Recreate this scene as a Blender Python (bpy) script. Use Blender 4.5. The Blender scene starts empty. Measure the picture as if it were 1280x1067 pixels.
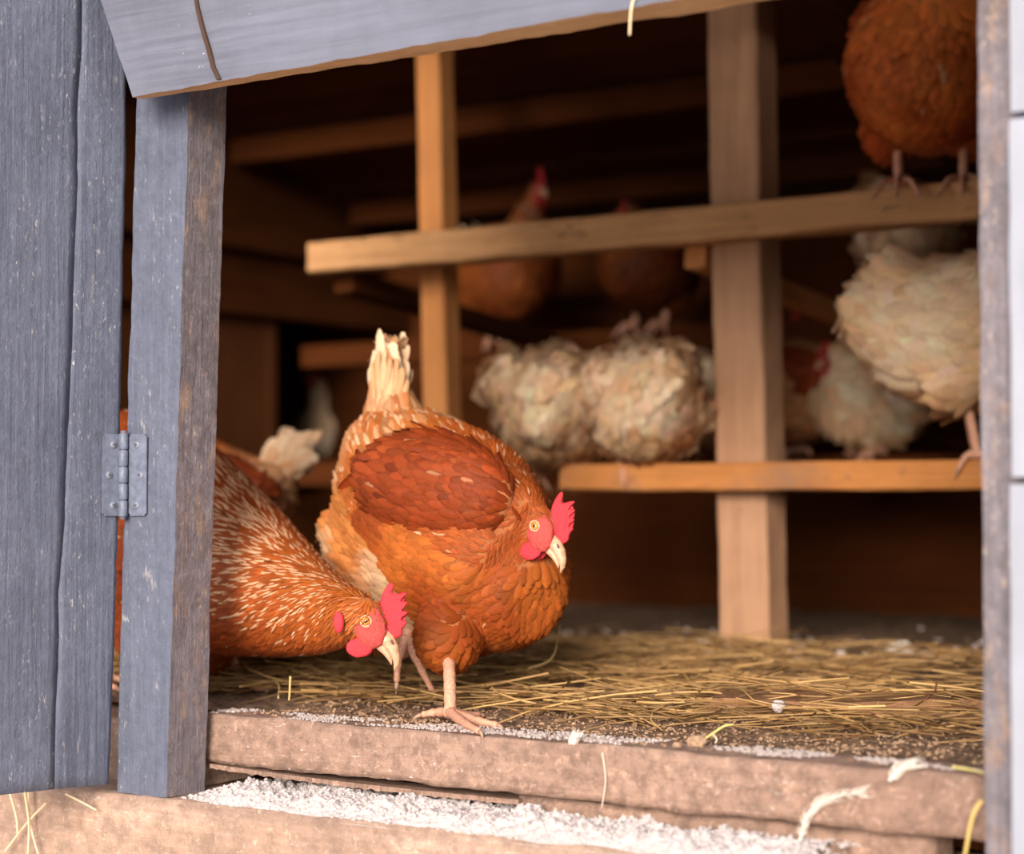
import bpy, bmesh, math, random
import numpy as np
from mathutils import Vector, Matrix, noise
noise.seed_set(7)
random.seed(7)

C = bpy.context.scene.collection
SC = bpy.context.scene

# ------------------------------------------------------------------ camera
FPX = 2500.0
CAM = Vector((0.0, 0.0, 0.19))
cd = bpy.data.cameras.new('camera')
cam = bpy.data.objects.new('camera', cd)
C.objects.link(cam)
cam.location = CAM
cam.rotation_euler = (math.radians(92.1), 0, math.radians(34))
cd.sensor_width = 36
cd.lens = FPX / 1280 * 36
cd.clip_start = 0.05
cd.dof.use_dof = True
cd.dof.focus_distance = 1.70
cd.dof.aperture_fstop = 3.7
SC.camera = cam
RM = cam.rotation_euler.to_matrix()
RX, UY, FZ = RM @ Vector((1, 0, 0)), RM @ Vector((0, 1, 0)), RM @ Vector((0, 0, -1))

# ------------------------------------------------------------------ world + sun
w = bpy.data.worlds.new('sky')
SC.world = w
w.use_nodes = True
nt = w.node_tree
bg = nt.nodes['Background']
tc = nt.nodes.new('ShaderNodeTexCoord')
sp = nt.nodes.new('ShaderNodeSeparateXYZ')
cr = nt.nodes.new('ShaderNodeValToRGB')
nt.links.new(tc.outputs['Generated'], sp.inputs[0])
nt.links.new(sp.outputs['Z'], cr.inputs[0])
nt.links.new(cr.outputs[0], bg.inputs[0])
cr.color_ramp.elements[0].position = 0.0
cr.color_ramp.elements[0].color = (1.30, 1.12, .94, 1)
cr.color_ramp.elements[1].position = 0.7
cr.color_ramp.elements[1].color = (0.64, 0.65, 0.72, 1)
bg.inputs[1].default_value = .95
sl = bpy.data.lights.new('sun', 'SUN')
sun = bpy.data.objects.new('sun', sl)
C.objects.link(sun)
sl.energy = 3.9
sl.angle = math.radians(26)
sl.color = (1.0, 0.88, 0.74)
sun.rotation_euler = Vector((-0.36, 1.0, -0.29)).to_track_quat('-Z', 'Y').to_euler()
SC.view_settings.view_transform = 'Standard'
SC.view_settings.look = 'None'
SC.view_settings.gamma = 1.0
SC.view_settings.use_curve_mapping = False
SC.view_settings.exposure = 0.58

# ------------------------------------------------------------------ helpers
def ray(px, py):
    return FZ + RX * ((px - 640) / FPX) + UY * ((533.5 - py) / FPX)
def at(px, py, d):
    return CAM + ray(px, py) * d
def aty(px, py, Y):
    r = ray(px, py); return CAM + r * ((Y - CAM.y) / r.y)
def atx(px, py, X):
    r = ray(px, py); return CAM + r * ((X - CAM.x) / r.x)
def atz(px, py, Z):
    r = ray(px, py); return CAM + r * ((Z - CAM.z) / r.z)
def onplane(px, py, p, n):
    r = ray(px, py); return CAM + r * ((p - CAM).dot(n) / r.dot(n))

def tag(o, label=None, cat=None, group=None, kind=None):
    if label: o['label'] = label
    if cat: o['category'] = cat
    if group: o['group'] = group
    if kind: o['kind'] = kind
    return o
def empty(name, loc, label, cat, group=None):
    o = bpy.data.objects.new(name, None)
    o.empty_display_size = 0.03
    C.objects.link(o)
    o.location = loc
    return tag(o, label, cat, group)
def link(name, me, mat, parent=None, smooth=False):
    """verts of me are world coordinates; stored relative to the parent or own base"""
    o = bpy.data.objects.new(name, me)
    C.objects.link(o)
    for m in (mat if isinstance(mat, (list, tuple)) else [mat]):
        me.materials.append(m)
    off = Vector((0, 0, 0))
    if parent is not None:
        p = parent
        while p is not None:
            off += p.location
            p = p.parent
        o.parent = parent
        me.transform(Matrix.Translation(-off))
    else:
        n = len(me.vertices)
        a = np.empty(n * 3); me.vertices.foreach_get('co', a); a = a.reshape(-1, 3)
        b = Vector((float(a[:, 0].mean()), float(a[:, 1].mean()), float(a[:, 2].min())))
        me.transform(Matrix.Translation(-b)); o.location = b
    if smooth:
        me.polygons.foreach_set('use_smooth', [True] * len(me.polygons))
    me.update()
    return o
def mk(verts, faces, name='m'):
    me = bpy.data.meshes.new(name)
    me.from_pydata([tuple(v) for v in verts], [], faces)
    me.update()
    return me
def bm2me(bm, name='m'):
    me = bpy.data.meshes.new(name)
    bmesh.ops.recalc_face_normals(bm, faces=bm.faces)
    bm.to_mesh(me); bm.free()
    return me

def beam(p0, p1, w, t, up=Vector((0, 0, 1)), seg=24, jit=0.0012, ch=0.003, seed=0, side=None):
    """sawn timber from p0 to p1: chamfered section, w across, t along up, wobbling edges"""
    p0, p1 = Vector(p0), Vector(p1)
    ax = (p1 - p0).normalized()
    s = ax.cross(up).normalized() if side is None else Vector(side).normalized()
    u = s.cross(ax).normalized()
    if side is not None: u = up
    hw, ht = w / 2, t / 2
    sec = [(-hw + ch, -ht), (0, -ht), (hw - ch, -ht), (hw, -ht + ch), (hw, 0), (hw, ht - ch), (hw - ch, ht), (0, ht), (-hw + ch, ht), (-hw, ht - ch), (-hw, 0), (-hw, -ht + ch)]
    vs, fs = [], []
    k = len(sec)
    for i in range(seg + 1):
        f = i / seg
        c = p0.lerp(p1, f)
        for (a, b) in sec:
            q = Vector((a * 40, b * 40, f * (p1 - p0).length * 9 + seed * 7.3))
            n = noise.noise_vector(q) * jit + noise.noise_vector(q * 4) * jit * .45
            vs.append(c + s * (a + n.x) + u * (b + n.y) + ax * n.z * (1.5 if i in (0, seg) else 0))
    for i in range(seg):
        for j in range(k):
            fs.append((i * k + j, i * k + (j + 1) % k, (i + 1) * k + (j + 1) % k, (i + 1) * k + j))
    fs.append(tuple(range(k))[::-1]); fs.append(tuple(seg * k + j for j in range(k)))
    bm = bmesh.new()
    bv = [bm.verts.new(v) for v in vs]
    for f in fs: bm.faces.new([bv[i] for i in f])
    return bm2me(bm)

def hexa(c, seg=40, jit=0.001, seed=0, rows=4):
    """8 corners: front BL,BR,TR,TL, back BL,BR,TR,TL -> subdivided block with rough faces"""
    c = [Vector(v) for v in c]
    bm = bmesh.new()
    cache = {}
    def key(p): return (round(p.x, 5), round(p.y, 5), round(p.z, 5))
    def V(p):
        k = key(p)
        if k not in cache:
            q = Vector((p.x * 18 + seed, p.y * 18, p.z * 18))
            n = noise.noise_vector(q) * jit + noise.noise_vector(q * 3.7) * jit * .6
            cache[k] = bm.verts.new(p + n)
        return cache[k]
    def quad(a, b, d, e, nu, nv):
        for i in range(nu):
            for j in range(nv):
                pts = []
                for (x, y) in ((i, j), (i + 1, j), (i + 1, j + 1), (i, j + 1)):
                    fu, fv = x / nu, y / nv
                    pts.append(a.lerp(b, fu).lerp(e.lerp(d, fu), fv))
                try: bm.faces.new([V(p) for p in pts])
                except ValueError: pass
    a, b, d, e, a2, b2, d2, e2 = c
    quad(a, b, d, e, seg, rows); quad(b2, a2, e2, d2, seg, rows)
    quad(e, d, d2, e2, seg, rows); quad(a2, b2, b, a, seg, rows)
    quad(a2, a, e, e2, rows, rows); quad(b, b2, d2, d, rows, rows)
    return bm2me(bm)

def box(x0, x1, y0, y1, z0, z1, **k):
    return hexa([(x0, y0, z0), (x1, y0, z0), (x1, y0, z1), (x0, y0, z1), (x0, y1, z0), (x1, y1, z0), (x1, y1, z1), (x0, y1, z1)], **k)

def tube(pts, rad, n=10, bump=0.0):
    """closed tapering tube through world points"""
    pts = [Vector(p) for p in pts]
    vs, fs = [], []
    prev = None
    m = len(pts)
    for i, p in enumerate(pts):
        t = (pts[min(i + 1, m - 1)] - pts[max(i - 1, 0)]).normalized()
        if prev is None:
            a = t.orthogonal().normalized()
        else:
            a = (prev - t * prev.dot(t)).normalized()
        prev = a
        b = t.cross(a)
        r = rad[i] if hasattr(rad, '__len__') else rad
        r *= 1 + bump * (1 if i % 2 else -1)
        for j in range(n):
            an = 2 * math.pi * j / n
            vs.append(p + (a * math.cos(an) + b * math.sin(an)) * r)
    for i in range(m - 1):
        for j in range(n):
            fs.append((i * n + j, i * n + (j + 1) % n, (i + 1) * n + (j + 1) % n, (i + 1) * n + j))
    fs.append(tuple(range(n))[::-1]); fs.append(tuple((m - 1) * n + j for j in range(n)))
    return vs, fs
def join(parts):
    V, F = [], []
    for vs, fs in parts:
        o = len(V); V += list(vs); F += [tuple(i + o for i in f) for f in fs]
    return V, F
def catmull(P, sub=6):
    """P: list of numpy rows -> smoothly interpolated rows"""
    P = [np.array(p, float) for p in P]
    out = []
    n = len(P)
    for i in range(n - 1):
        a, b, c, d = P[max(i - 1, 0)], P[i], P[i + 1], P[min(i + 2, n - 1)]
        for k in range(sub):
            t = k / sub
            out.append(.5 * ((2 * b) + (c - a) * t + (2 * a - 5 * b + 4 * c - d) * t * t + (-a + 3 * b - 3 * c + d) * t ** 3))
    out.append(P[-1])
    return out
def ellipsoid(c, ax, ay, az, nu=16, nv=10):
    """ax, ay, az: half-axis vectors"""
    vs, fs = [], []
    c = Vector(c)
    vs.append(c + az)
    for i in range(1, nv):
        ph = math.pi * i / nv
        for j in range(nu):
            th = 2 * math.pi * j / nu
            vs.append(c + ax * (math.sin(ph) * math.cos(th)) + ay * (math.sin(ph) * math.sin(th)) + az * math.cos(ph))
    vs.append(c - az)
    for j in range(nu):
        fs.append((0, 1 + j, 1 + (j + 1) % nu))
        for i in range(nv - 2):
            a = 1 + i * nu
            fs.append((a + j, a + nu + j, a + nu + (j + 1) % nu, a + (j + 1) % nu))
        a = 1 + (nv - 2) * nu
        fs.append((a + j, len(vs) - 1, a + (j + 1) % nu))
    return vs, fs

# ------------------------------------------------------------------ materials
def newmat(name):
    m = bpy.data.materials.new(name); m.use_nodes = True
    nt = m.node_tree
    return m, nt, nt.nodes['Principled BSDF'], nt.nodes.new, nt.links.new
def rgb(c): return (c[0], c[1], c[2], 1)
def ramp(nt, fac, els):
    r = nt.nodes.new('ShaderNodeValToRGB')
    e = r.color_ramp.elements
    while len(e) < len(els): e.new(0.5)
    for k, (p, c) in enumerate(els):
        e[k].position = p
        e[k].color = rgb(c) if hasattr(c, '__len__') else (c, c, c, 1)
    nt.links.new(fac, r.inputs[0])
    return r.outputs[0]
def mixc(nt, fac, a, b, mode='MIX'):
    m = nt.nodes.new('ShaderNodeMix'); m.data_type = 'RGBA'; m.blend_type = mode
    for sock, v in ((m.inputs[0], fac), (m.inputs[6], a), (m.inputs[7], b)):
        if isinstance(v, bpy.types.NodeSocket): nt.links.new(v, sock)
        elif hasattr(v, '__len__'): sock.default_value = rgb(v)
        else: sock.default_value = v
    return m.outputs[2]
def mathn(nt, op, a, b=None):
    m = nt.nodes.new('ShaderNodeMath'); m.operation = op
    for s, v in ((m.inputs[0], a), (m.inputs[1], b)):
        if v is None: continue
        if isinstance(v, bpy.types.NodeSocket): nt.links.new(v, s)
        else: s.default_value = v
    return m.outputs[0]
def nz(nt, scale, vec, detail=4, rough=.55, dist=0):
    n = nt.nodes.new('ShaderNodeTexNoise')
    n.inputs['Scale'].default_value = scale; n.inputs['Detail'].default_value = detail
    n.inputs['Roughness'].default_value = rough; n.inputs['Distortion'].default_value = dist
    nt.links.new(vec, n.inputs['Vector'])
    return n.outputs[0]
def wood(name, axis, base, dark, specks=None, wear=None, grain=160, bump=.5, rough=.75, stain=None, wearlvl=.62, sl=.66, mid=None, dirt=0):
    m, nt, p, N, L = newmat(name)
    tc = N('ShaderNodeTexCoord'); oi = N('ShaderNodeObjectInfo')
    add = N('ShaderNodeVectorMath'); add.operation = 'ADD'
    L(tc.outputs['Object'], add.inputs[0])
    mul = N('ShaderNodeVectorMath'); mul.operation = 'SCALE'
    cmb = N('ShaderNodeCombineXYZ')
    for i in range(3): L(oi.outputs['Random'], cmb.inputs[i])
    L(cmb.outputs[0], mul.inputs[0]); mul.inputs['Scale'].default_value = 7.0
    L(mul.outputs[0], add.inputs[1])
    mp = N('ShaderNodeMapping'); L(add.outputs[0], mp.inputs[0])
    s = [1, 1, 1]; s['XYZ'.index(axis)] = 0.045
    mp.inputs['Scale'].default_value = s
    v, g = add.outputs[0], mp.outputs[0]
    fine = nz(nt, grain * 2.2, g, 5, .65, .3)
    broad = nz(nt, grain * .28, g, 3, .5, 1.2)
    blot = nz(nt, 9, v, 4, .6)
    col = mixc(nt, ramp(nt, fine, [(.30, 0.0), (.68, 1.0)]), dark, base)
    col = mixc(nt, ramp(nt, broad, [(.38, 0.0), (.62, .55)]), col, mid if mid else [c * .72 for c in base])
    col = mixc(nt, ramp(nt, blot, [(.3, .0), (.75, .38)]), col, [min(1, c * 1.35) for c in base])
    if stain:
        st = nz(nt, 5, v, 5, .65)
        col = mixc(nt, ramp(nt, st, [(.50, 0.0), (.66, .75)]), col, stain)
    if wear:
        mp2 = N('ShaderNodeMapping'); L(add.outputs[0], mp2.inputs[0])
        s2 = [1, 1, 1]; s2['XYZ'.index(axis)] = 0.3
        mp2.inputs['Scale'].default_value = s2
        wn = nz(nt, 60, mp2.outputs[0], 6, .7)
        col = mixc(nt, ramp(nt, wn, [(wearlvl, 0.0), (wearlvl + .08, .85)]), col, wear)
    if specks:
        mp3 = N('ShaderNodeMapping'); L(add.outputs[0], mp3.inputs[0])
        s4 = [1, 1, 1]; s4['XYZ'.index(axis)] = .34
        mp3.inputs['Scale'].default_value = s4
        sn = nz(nt, 330, mp3.outputs[0], 6, .72)
        s3 = nz(nt, 11, mp3.outputs[0], 4, .65)
        f = mathn(nt, 'MULTIPLY', ramp(nt, sn, [(sl, 0.0), (sl + .06, 1.0)]), ramp(nt, s3, [(.44, .0), (.60, 1.0)]))
        col = mixc(nt, f, col, specks)
    hh = mathn(nt, 'ADD', fine, mathn(nt, 'MULTIPLY', broad, .8))
    if dirt:
        dn_ = nz(nt, 75, v, 8, .75)
        col = mixc(nt, ramp(nt, dn_, [(.40, dirt), (.56, 0.0)]), col, [c * .42 for c in base])
        dl_ = nz(nt, 110, v, 6, .8, .5)
        col = mixc(nt, ramp(nt, dl_, [(.56, 0.0), (.70, dirt)]), col, [min(.8, c * 1.75) for c in base])
        hh = mathn(nt, 'ADD', hh, mathn(nt, 'MULTIPLY', dn_, 2.0))
    L(col, p.inputs['Base Color'])
    p.inputs['Roughness'].default_value = rough
    p.inputs['Specular IOR Level'].default_value = .04 if max(base) < .18 else .25
    b = N('ShaderNodeBump'); b.inputs['Strength'].default_value = bump; b.inputs['Distance'].default_value = .0014
    L(hh, b.inputs['Height']); L(b.outputs[0], p.inputs['Normal'])
    return m
BLUE = (.205, .235, .335)
M = {}
M['paint_z'] = wood('blue_grey_paint_vertical', 'Z', (.160, .182, .262), (.065, .075, .125), specks=(.60, .60, .58), wear=(.42, .40, .40), wearlvl=.64, sl=.60, grain=110, bump=1.0, dirt=.30)
M['paint_worn'] = wood('worn_blue_grey_paint', 'Z', (.245, .225, .265), (.115, .095, .105), specks=(.58, .47, .40), wear=(.36, .25, .20), wearlvl=.53, sl=.58, grain=120, bump=1.0, dirt=.5)
M['paint_x'] = wood('blue_grey_paint_horizontal', 'X', (.155, .168, .228), (.09, .098, .138), specks=(.6, .6, .6), wear=(.34, .27, .24), wearlvl=.72, grain=70, bump=.35)
M['raw_x'] = wood('orange_raw_wood', 'X', (.82, .52, .28), (.42, .21, .09), wear=(.12, .08, .06), wearlvl=.64, grain=110)
M['sill'] = wood('weathered_sill_wood', 'X', (.44, .29, .23), (.22, .135, .10), specks=(.85, .80, .78), wear=(.20, .12, .09), wearlvl=.66, sl=.60, grain=80, bump=1.0, stain=(.24, .15, .12), dirt=.75)
M['ledge'] = wood('weathered_ledge_wood', 'X', (.56, .39, .31), (.34, .22, .17), specks=(.85, .78, .74), wear=(.28, .18, .14), wearlvl=.64, sl=.60, grain=60, bump=1.0, stain=(.32, .21, .165), dirt=.6)
M['post'] = wood('interior_post_wood', 'Z', (.54, .31, .19), (.30, .155, .09), wear=(.2, .11, .07), wearlvl=.68, grain=60, bump=.4)
M['post_o'] = wood('orange_post_wood', 'Z', (.60, .26, .09), (.42, .16, .05), grain=50, bump=.3)
M['perch'] = wood('perch_wood', 'X', (.62, .34, .16), (.30, .15, .065), wear=(.17, .09, .05), wearlvl=.60, specks=(.75, .6, .45), grain=90, bump=.6)
M['perch_o'] = wood('orange_perch_wood', 'X', (.60, .25, .075), (.34, .125, .04), wear=(.24, .12, .07), wearlvl=.60, grain=80, bump=.5, stain=(.30, .17, .11))
M['scrap'] = wood('scrap_wood', 'X', (.40, .21, .11), (.17, .085, .045), grain=90, bump=.8, dirt=.7)
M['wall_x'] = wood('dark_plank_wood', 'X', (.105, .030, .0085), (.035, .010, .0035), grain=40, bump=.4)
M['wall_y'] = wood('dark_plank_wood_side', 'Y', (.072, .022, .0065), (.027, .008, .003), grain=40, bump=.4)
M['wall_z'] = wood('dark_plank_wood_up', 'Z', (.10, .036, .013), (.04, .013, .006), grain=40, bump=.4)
M['roof_grey'] = wood('grey_roof_board', 'X', (.17, .13, .12), (.08, .06, .055), grain=40, bump=.3)
M['white_wood'] = wood('pale_blue_board', 'Z', (.33, .355, .44), (.25, .27, .34), grain=60, bump=.3, specks=(.8, .8, .82))

def simple(name, c, rough=.6, var=.2, scale=60, bump=.2, metal=0, dist=.001, sss=0, spec=.4):
    m, nt, p, N, L = newmat(name)
    tc = N('ShaderNodeTexCoord')
    f = nz(nt, scale, tc.outputs['Object'], 4)
    L(mixc(nt, ramp(nt, f, [(.3, 0.0), (.7, 1.0)]), [v * (1 - var) for v in c], [min(1, v * (1 + var)) for v in c]), p.inputs['Base Color'])
    p.inputs['Roughness'].default_value = rough; p.inputs['Metallic'].default_value = metal
    p.inputs['Specular IOR Level'].default_value = spec
    if sss:
        p.inputs['Subsurface Weight'].default_value = sss
        p.inputs['Subsurface Radius'].default_value = (.01, .003, .002)
        p.inputs['Subsurface Scale'].default_value = .4
    b = N('ShaderNodeBump'); b.inputs['Strength'].default_value = bump; b.inputs['Distance'].default_value = dist
    L(f, b.inputs['Height']); L(b.outputs[0], p.inputs['Normal'])
    return m
M['comb'] = simple('red_comb_skin', (.57, .032, .05), .5, .5, 1300, 1.0, sss=.12, dist=.0008)
M['face'] = simple('pink_face_skin', (.52, .07, .062), .55, .5, 1300, 1.0, sss=.1, dist=.0008)
M['beak'] = simple('horn_beak', (.62, .36, .23), .35, .3, 260, .25)
M['nostril'] = simple('dark_nostril', (.18, .08, .06), .6)
M['leg'] = simple('pale_scaly_leg', (.68, .36, .25), .5, .25, 420, .8)
M['claw'] = simple('horn_claw', (.45, .28, .2), .4)
M['pupil'] = simple('black_pupil', (.004, .004, .004), .08, 0, spec=.8)
M['iris'] = simple('amber_iris', (.72, .27, .04), .15, .3, 1500, .1, spec=.6)
M['eyerim'] = simple('pale_eyelid', (.62, .36, .22), .5, .3, 900)
M['hinge'] = simple('painted_hinge_metal', (.15, .175, .25), .45, .25, 140, .5)
M['screw'] = simple('painted_screw_metal', (.20, .22, .29), .4, .2, 300, .2)
M['slot'] = simple('dark_screw_slot', (.03, .03, .035), .6)
M['snow'] = simple('granular_snow', (.62, .56, .57), .75, .12, 400, 1.0, dist=.002, sss=.15)
M['frost'] = simple('white_frost_crumbs', (.50, .43, .42), .8, .3, 500, .8)
M['soil'] = simple('dark_litter_soil', (.20, .12, .075), .95, .7, 130, 1.0, dist=.004)
M['ground'] = simple('packed_pale_ground', (.50, .42, .36), .95, .25, 12, .5)
M['clod'] = simple('brown_dirt_clod', (.40, .26, .17), .9, .45, 300, 1.0, dist=.002)
M['bread'] = simple('pale_crust', (.72, .52, .38), .8, .3, 200, .8)
M['down'] = simple('white_down', (.85, .78, .72), .8, .1, 300, .3)
M['crack'] = simple('dark_brown_joint', (.06, .035, .025), .9)
M['dark'] = simple('dark_recess', (.02, .012, .01), .9)

def strawmat():
    m, nt, p, N, L = newmat('dry_straw')
    a = N('ShaderNodeAttribute'); a.attribute_name = 'Col'
    L(a.outputs['Color'], p.inputs['Base Color'])
    p.inputs['Roughness'].default_value = .5
    return m
M['straw'] = strawmat()
def feathermat():
    m, nt, p, N, L = newmat('feathers')
    a = N('ShaderNodeAttribute'); a.attribute_name = 'Col'
    uv = N('ShaderNodeUVMap'); uv.uv_map = 'UV'
    s = N('ShaderNodeSeparateXYZ'); L(uv.outputs[0], s.inputs[0])
    cu = mathn(nt, 'ABSOLUTE', mathn(nt, 'SUBTRACT', s.outputs[0], .5))          # 0 centre .. .5 edge
    # barbs: fine lines that run outwards from the shaft
    tc = N('ShaderNodeTexCoord')
    n1 = nz(nt, 900, tc.outputs['Object'], 2)
    bw = N('ShaderNodeCombineXYZ')
    L(mathn(nt, 'MULTIPLY', mathn(nt, 'SUBTRACT', s.outputs[1], mathn(nt, 'MULTIPLY', cu, .8)), 26), bw.inputs[0])
    L(mathn(nt, 'MULTIPLY', cu, 3), bw.inputs[1]); L(s.outputs[2], bw.inputs[2])
    barb = nz(nt, 1.0, bw.outputs[0], 3, .7)
    streak = mathn(nt, 'MULTIPLY', a.outputs['Alpha'], ramp(nt, mathn(nt, 'ADD', cu, mathn(nt, 'MULTIPLY', mathn(nt, 'SUBTRACT', n1, .5), .25)), [(.14, 1.0), (.34, 0.0)]))
    streak = mathn(nt, 'MULTIPLY', streak, ramp(nt, s.outputs[1], [(.12, 0.0), (.4, 1.0)]))
    col = mixc(nt, streak, a.outputs['Color'], (.84, .56, .34))
    edge = ramp(nt, cu, [(.25, 1.0), (.5, .84)])
    col = mixc(nt, 1.0, col, edge, 'MULTIPLY')
    col = mixc(nt, 1.0, col, ramp(nt, barb, [(.3, .74), (.7, 1.12)]), 'MULTIPLY')
    L(col, p.inputs['Base Color'])
    p.inputs['Roughness'].default_value = .6
    p.inputs['Specular IOR Level'].default_value = .18
    tr = N('ShaderNodeBsdfTranslucent'); L(col, tr.inputs[0])
    mx = N('ShaderNodeMixShader'); mx.inputs[0].default_value = .14
    L(p.outputs[0], mx.inputs[1]); L(tr.outputs[0], mx.inputs[2])
    L(mx.outputs[0], nt.nodes['Material Output'].inputs[0])
    return m
M['feather'] = feathermat()
M['skin_brown'] = simple('brown_under_down', (.34, .11, .035), .9, .3, 90)
M['skin_white'] = simple('cream_under_down', (.66, .50, .35), .9, .2, 90)

# ------------------------------------------------------------------ hens
def feather_mesh(P, Nn, D, Lg, Wd, col, lift, shape='body', rng=None):
    """all feathers of one plumage part as one mesh; every row of the arrays is a feather"""
    P, Nn, D = np.asarray(P, float), np.asarray(Nn, float), np.asarray(D, float)
    n = len(P)
    S = np.cross(Nn, D); S /= np.linalg.norm(S, axis=1, keepdims=True) + 1e-9
    if shape == 'hackle':
        vv = [0, .25, .5, .75, 1.0]; ww = [.55, .9, 1.0, .75, .1]
    elif shape == 'quill':
        vv = [0, .2, .45, .7, .88, 1.0]; ww = [.35, .8, 1.0, 1.0, .8, .25]
    elif shape == 'down':
        vv = [0, .3, .6, .85, 1.0]; ww = [.6, 1.0, 1.0, .7, .25]
    else:
        vv = [0, .25, .5, .75, .92, 1.0]; ww = [.5, .85, 1.0, .95, .65, .2]
    us = [-1, 0, 1]
    R = len(vv)
    V = np.zeros((n, R, 3, 3)); UV = np.zeros((n, R, 3, 2))
    Lg = np.broadcast_to(Lg, (n,)).astype(float); Wd = np.broadcast_to(Wd, (n,)).astype(float)
    lift = np.broadcast_to(lift, (n,)).astype(float)
    for i, (v, wv) in enumerate(zip(vv, ww)):
        for j, u in enumerate(us):
            V[:, i, j] = (P + D * (Lg * v)[:, None] + S * (Wd * .5 * wv * u)[:, None]
                          + Nn * (lift * Lg * (v * 1.25 - .45 * v * v * v) + Wd * .13 * (1 - abs(u)) + .0006)[:, None])
            UV[:, i, j] = (.5 + .5 * u, v)
    V = V.reshape(-1, 3)
    base = (np.arange(n) * R * 3)[:, None, None]
    q = []
    for i in range(R - 1):
        for j in range(2):
            a = i * 3 + j
            q.append((a, a + 1, a + 4, a + 3))
    q = np.array(q)[None]
    Fi = (base + q).reshape(-1, 4)
    me = bpy.data.meshes.new('plumage')
    me.vertices.add(len(V)); me.vertices.foreach_set('co', V.ravel())
    nf = len(Fi)
    me.loops.add(nf * 4); me.loops.foreach_set('vertex_index', Fi.ravel().astype(np.int32))
    me.polygons.add(nf)
    me.polygons.foreach_set('loop_start', (np.arange(nf) * 4).astype(np.int32))
    me.polygons.foreach_set('loop_total', np.full(nf, 4, np.int32))
    me.update(calc_edges=True)
    uvl = me.uv_layers.new(name='UV')
    uvl.data.foreach_set('uv', UV.reshape(-1, 2)[Fi.ravel()].ravel())
    ca = me.color_attributes.new('Col', 'FLOAT_COLOR', 'POINT')
    cc = np.repeat(np.asarray(col, float), R * 3, axis=0)
    ca.data.foreach_set('color', cc.ravel())
    me.polygons.foreach_set('use_smooth', [True] * nf)
    return me

def scatter(me, spacing, rng, cand=14000):
    """well spaced points over a mesh; spacing is a function of the point"""
    me.calc_loop_triangles()
    nv = len(me.vertices)
    co = np.empty(nv * 3); me.vertices.foreach_get('co', co); co = co.reshape(-1, 3)
    vn = np.empty(nv * 3); me.vertices.foreach_get('normal', vn); vn = vn.reshape(-1, 3)
    nt_ = len(me.loop_triangles)
    tv = np.empty(nt_ * 3, np.int32); me.loop_triangles.foreach_get('vertices', tv); tv = tv.reshape(-1, 3)
    a, b, c = co[tv[:, 0]], co[tv[:, 1]], co[tv[:, 2]]
    ar = np.linalg.norm(np.cross(b - a, c - a), axis=1)
    idx = rng.choice(nt_, cand, p=ar / ar.sum())
    r1, r2 = np.sqrt(rng.random(cand)), rng.random(cand)
    w0, w1, w2 = 1 - r1, r1 * (1 - r2), r1 * r2
    P = a[idx] * w0[:, None] + b[idx] * w1[:, None] + c[idx] * w2[:, None]
    Nn = vn[tv[idx, 0]] * w0[:, None] + vn[tv[idx, 1]] * w1[:, None] + vn[tv[idx, 2]] * w2[:, None]
    Nn /= np.linalg.norm(Nn, axis=1, keepdims=True) + 1e-9
    sp_ = spacing(P, Nn)
    cell = float(sp_.max()) + 1e-6
    grid = {}
    keep = []
    for i in range(cand):
        s = sp_[i]
        if s <= 0: continue
        p = P[i]
        k = (int(p[0] // cell), int(p[1] // cell), int(p[2] // cell))
        ok = True
        for dx in (-1, 0, 1):
            for dy in (-1, 0, 1):
                for dz in (-1, 0, 1):
                    for j in grid.get((k[0] + dx, k[1] + dy, k[2] + dz), ()):
                        q = P[j] - p
                        if q[0] * q[0] + q[1] * q[1] + q[2] * q[2] < s * s:
                            ok = False; break
                    if not ok: break
                if not ok: break
            if not ok: break
        if ok:
            grid.setdefault(k, []).append(i); keep.append(i)
    keep = np.array(keep)
    return P[keep], Nn[keep]

def loft(st, sub=5, n=20):
    """st: rows x,y,z,b(up),a(side) -> closed loft, plus the interpolated spine"""
    I = catmull(st, sub)
    vs, fs = [], []
    m = len(I)
    for i, r in enumerate(I):
        p = Vector(r[:3])
        t = (Vector(I[min(i + 1, m - 1)][:3]) - Vector(I[max(i - 1, 0)][:3])).normalized()
        l = t.cross(Vector((0, 0, 1))).normalized()
        u = l.cross(t).normalized()
        for j in range(n):
            an = 2 * math.pi * j / n
            vs.append(p + l * math.cos(an) * max(r[4], .002) + u * math.sin(an) * max(r[3], .002))
    for i in range(m - 1):
        for j in range(n):
            fs.append((i * n + j, i * n + (j + 1) % n, (i + 1) * n + (j + 1) % n, (i + 1) * n + j))
    fs.append(tuple(range(n))[::-1]); fs.append(tuple((m - 1) * n + j for j in range(n)))
    return (vs, fs), I

def solid(parts, voxel=.0045, smooth=6):
    """weld overlapping shells into one continuous skin"""
    V, F = join(parts)
    me = mk(V, F)
    bm = bmesh.new(); bm.from_mesh(me); bmesh.ops.recalc_face_normals(bm, faces=bm.faces); bm.to_mesh(me); bm.free()
    o = bpy.data.objects.new('tmp', me); C.objects.link(o)
    r = o.modifiers.new('r', 'REMESH'); r.mode = 'VOXEL'; r.voxel_size = voxel
    s = o.modifiers.new('s', 'SMOOTH'); s.iterations = smooth; s.factor = .5
    dg = bpy.context.evaluated_depsgraph_get(); dg.update()
    out = bpy.data.meshes.new_from_object(o.evaluated_get(dg))
    bpy.data.objects.remove(o)
    out.update()
    return out

CREAM = np.array((.80, .60, .42)); RUST = np.array((.46, .135, .032)); DEEP = np.array((.25, .055, .018)); ORANGE = np.array((.62, .24, .065))

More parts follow.
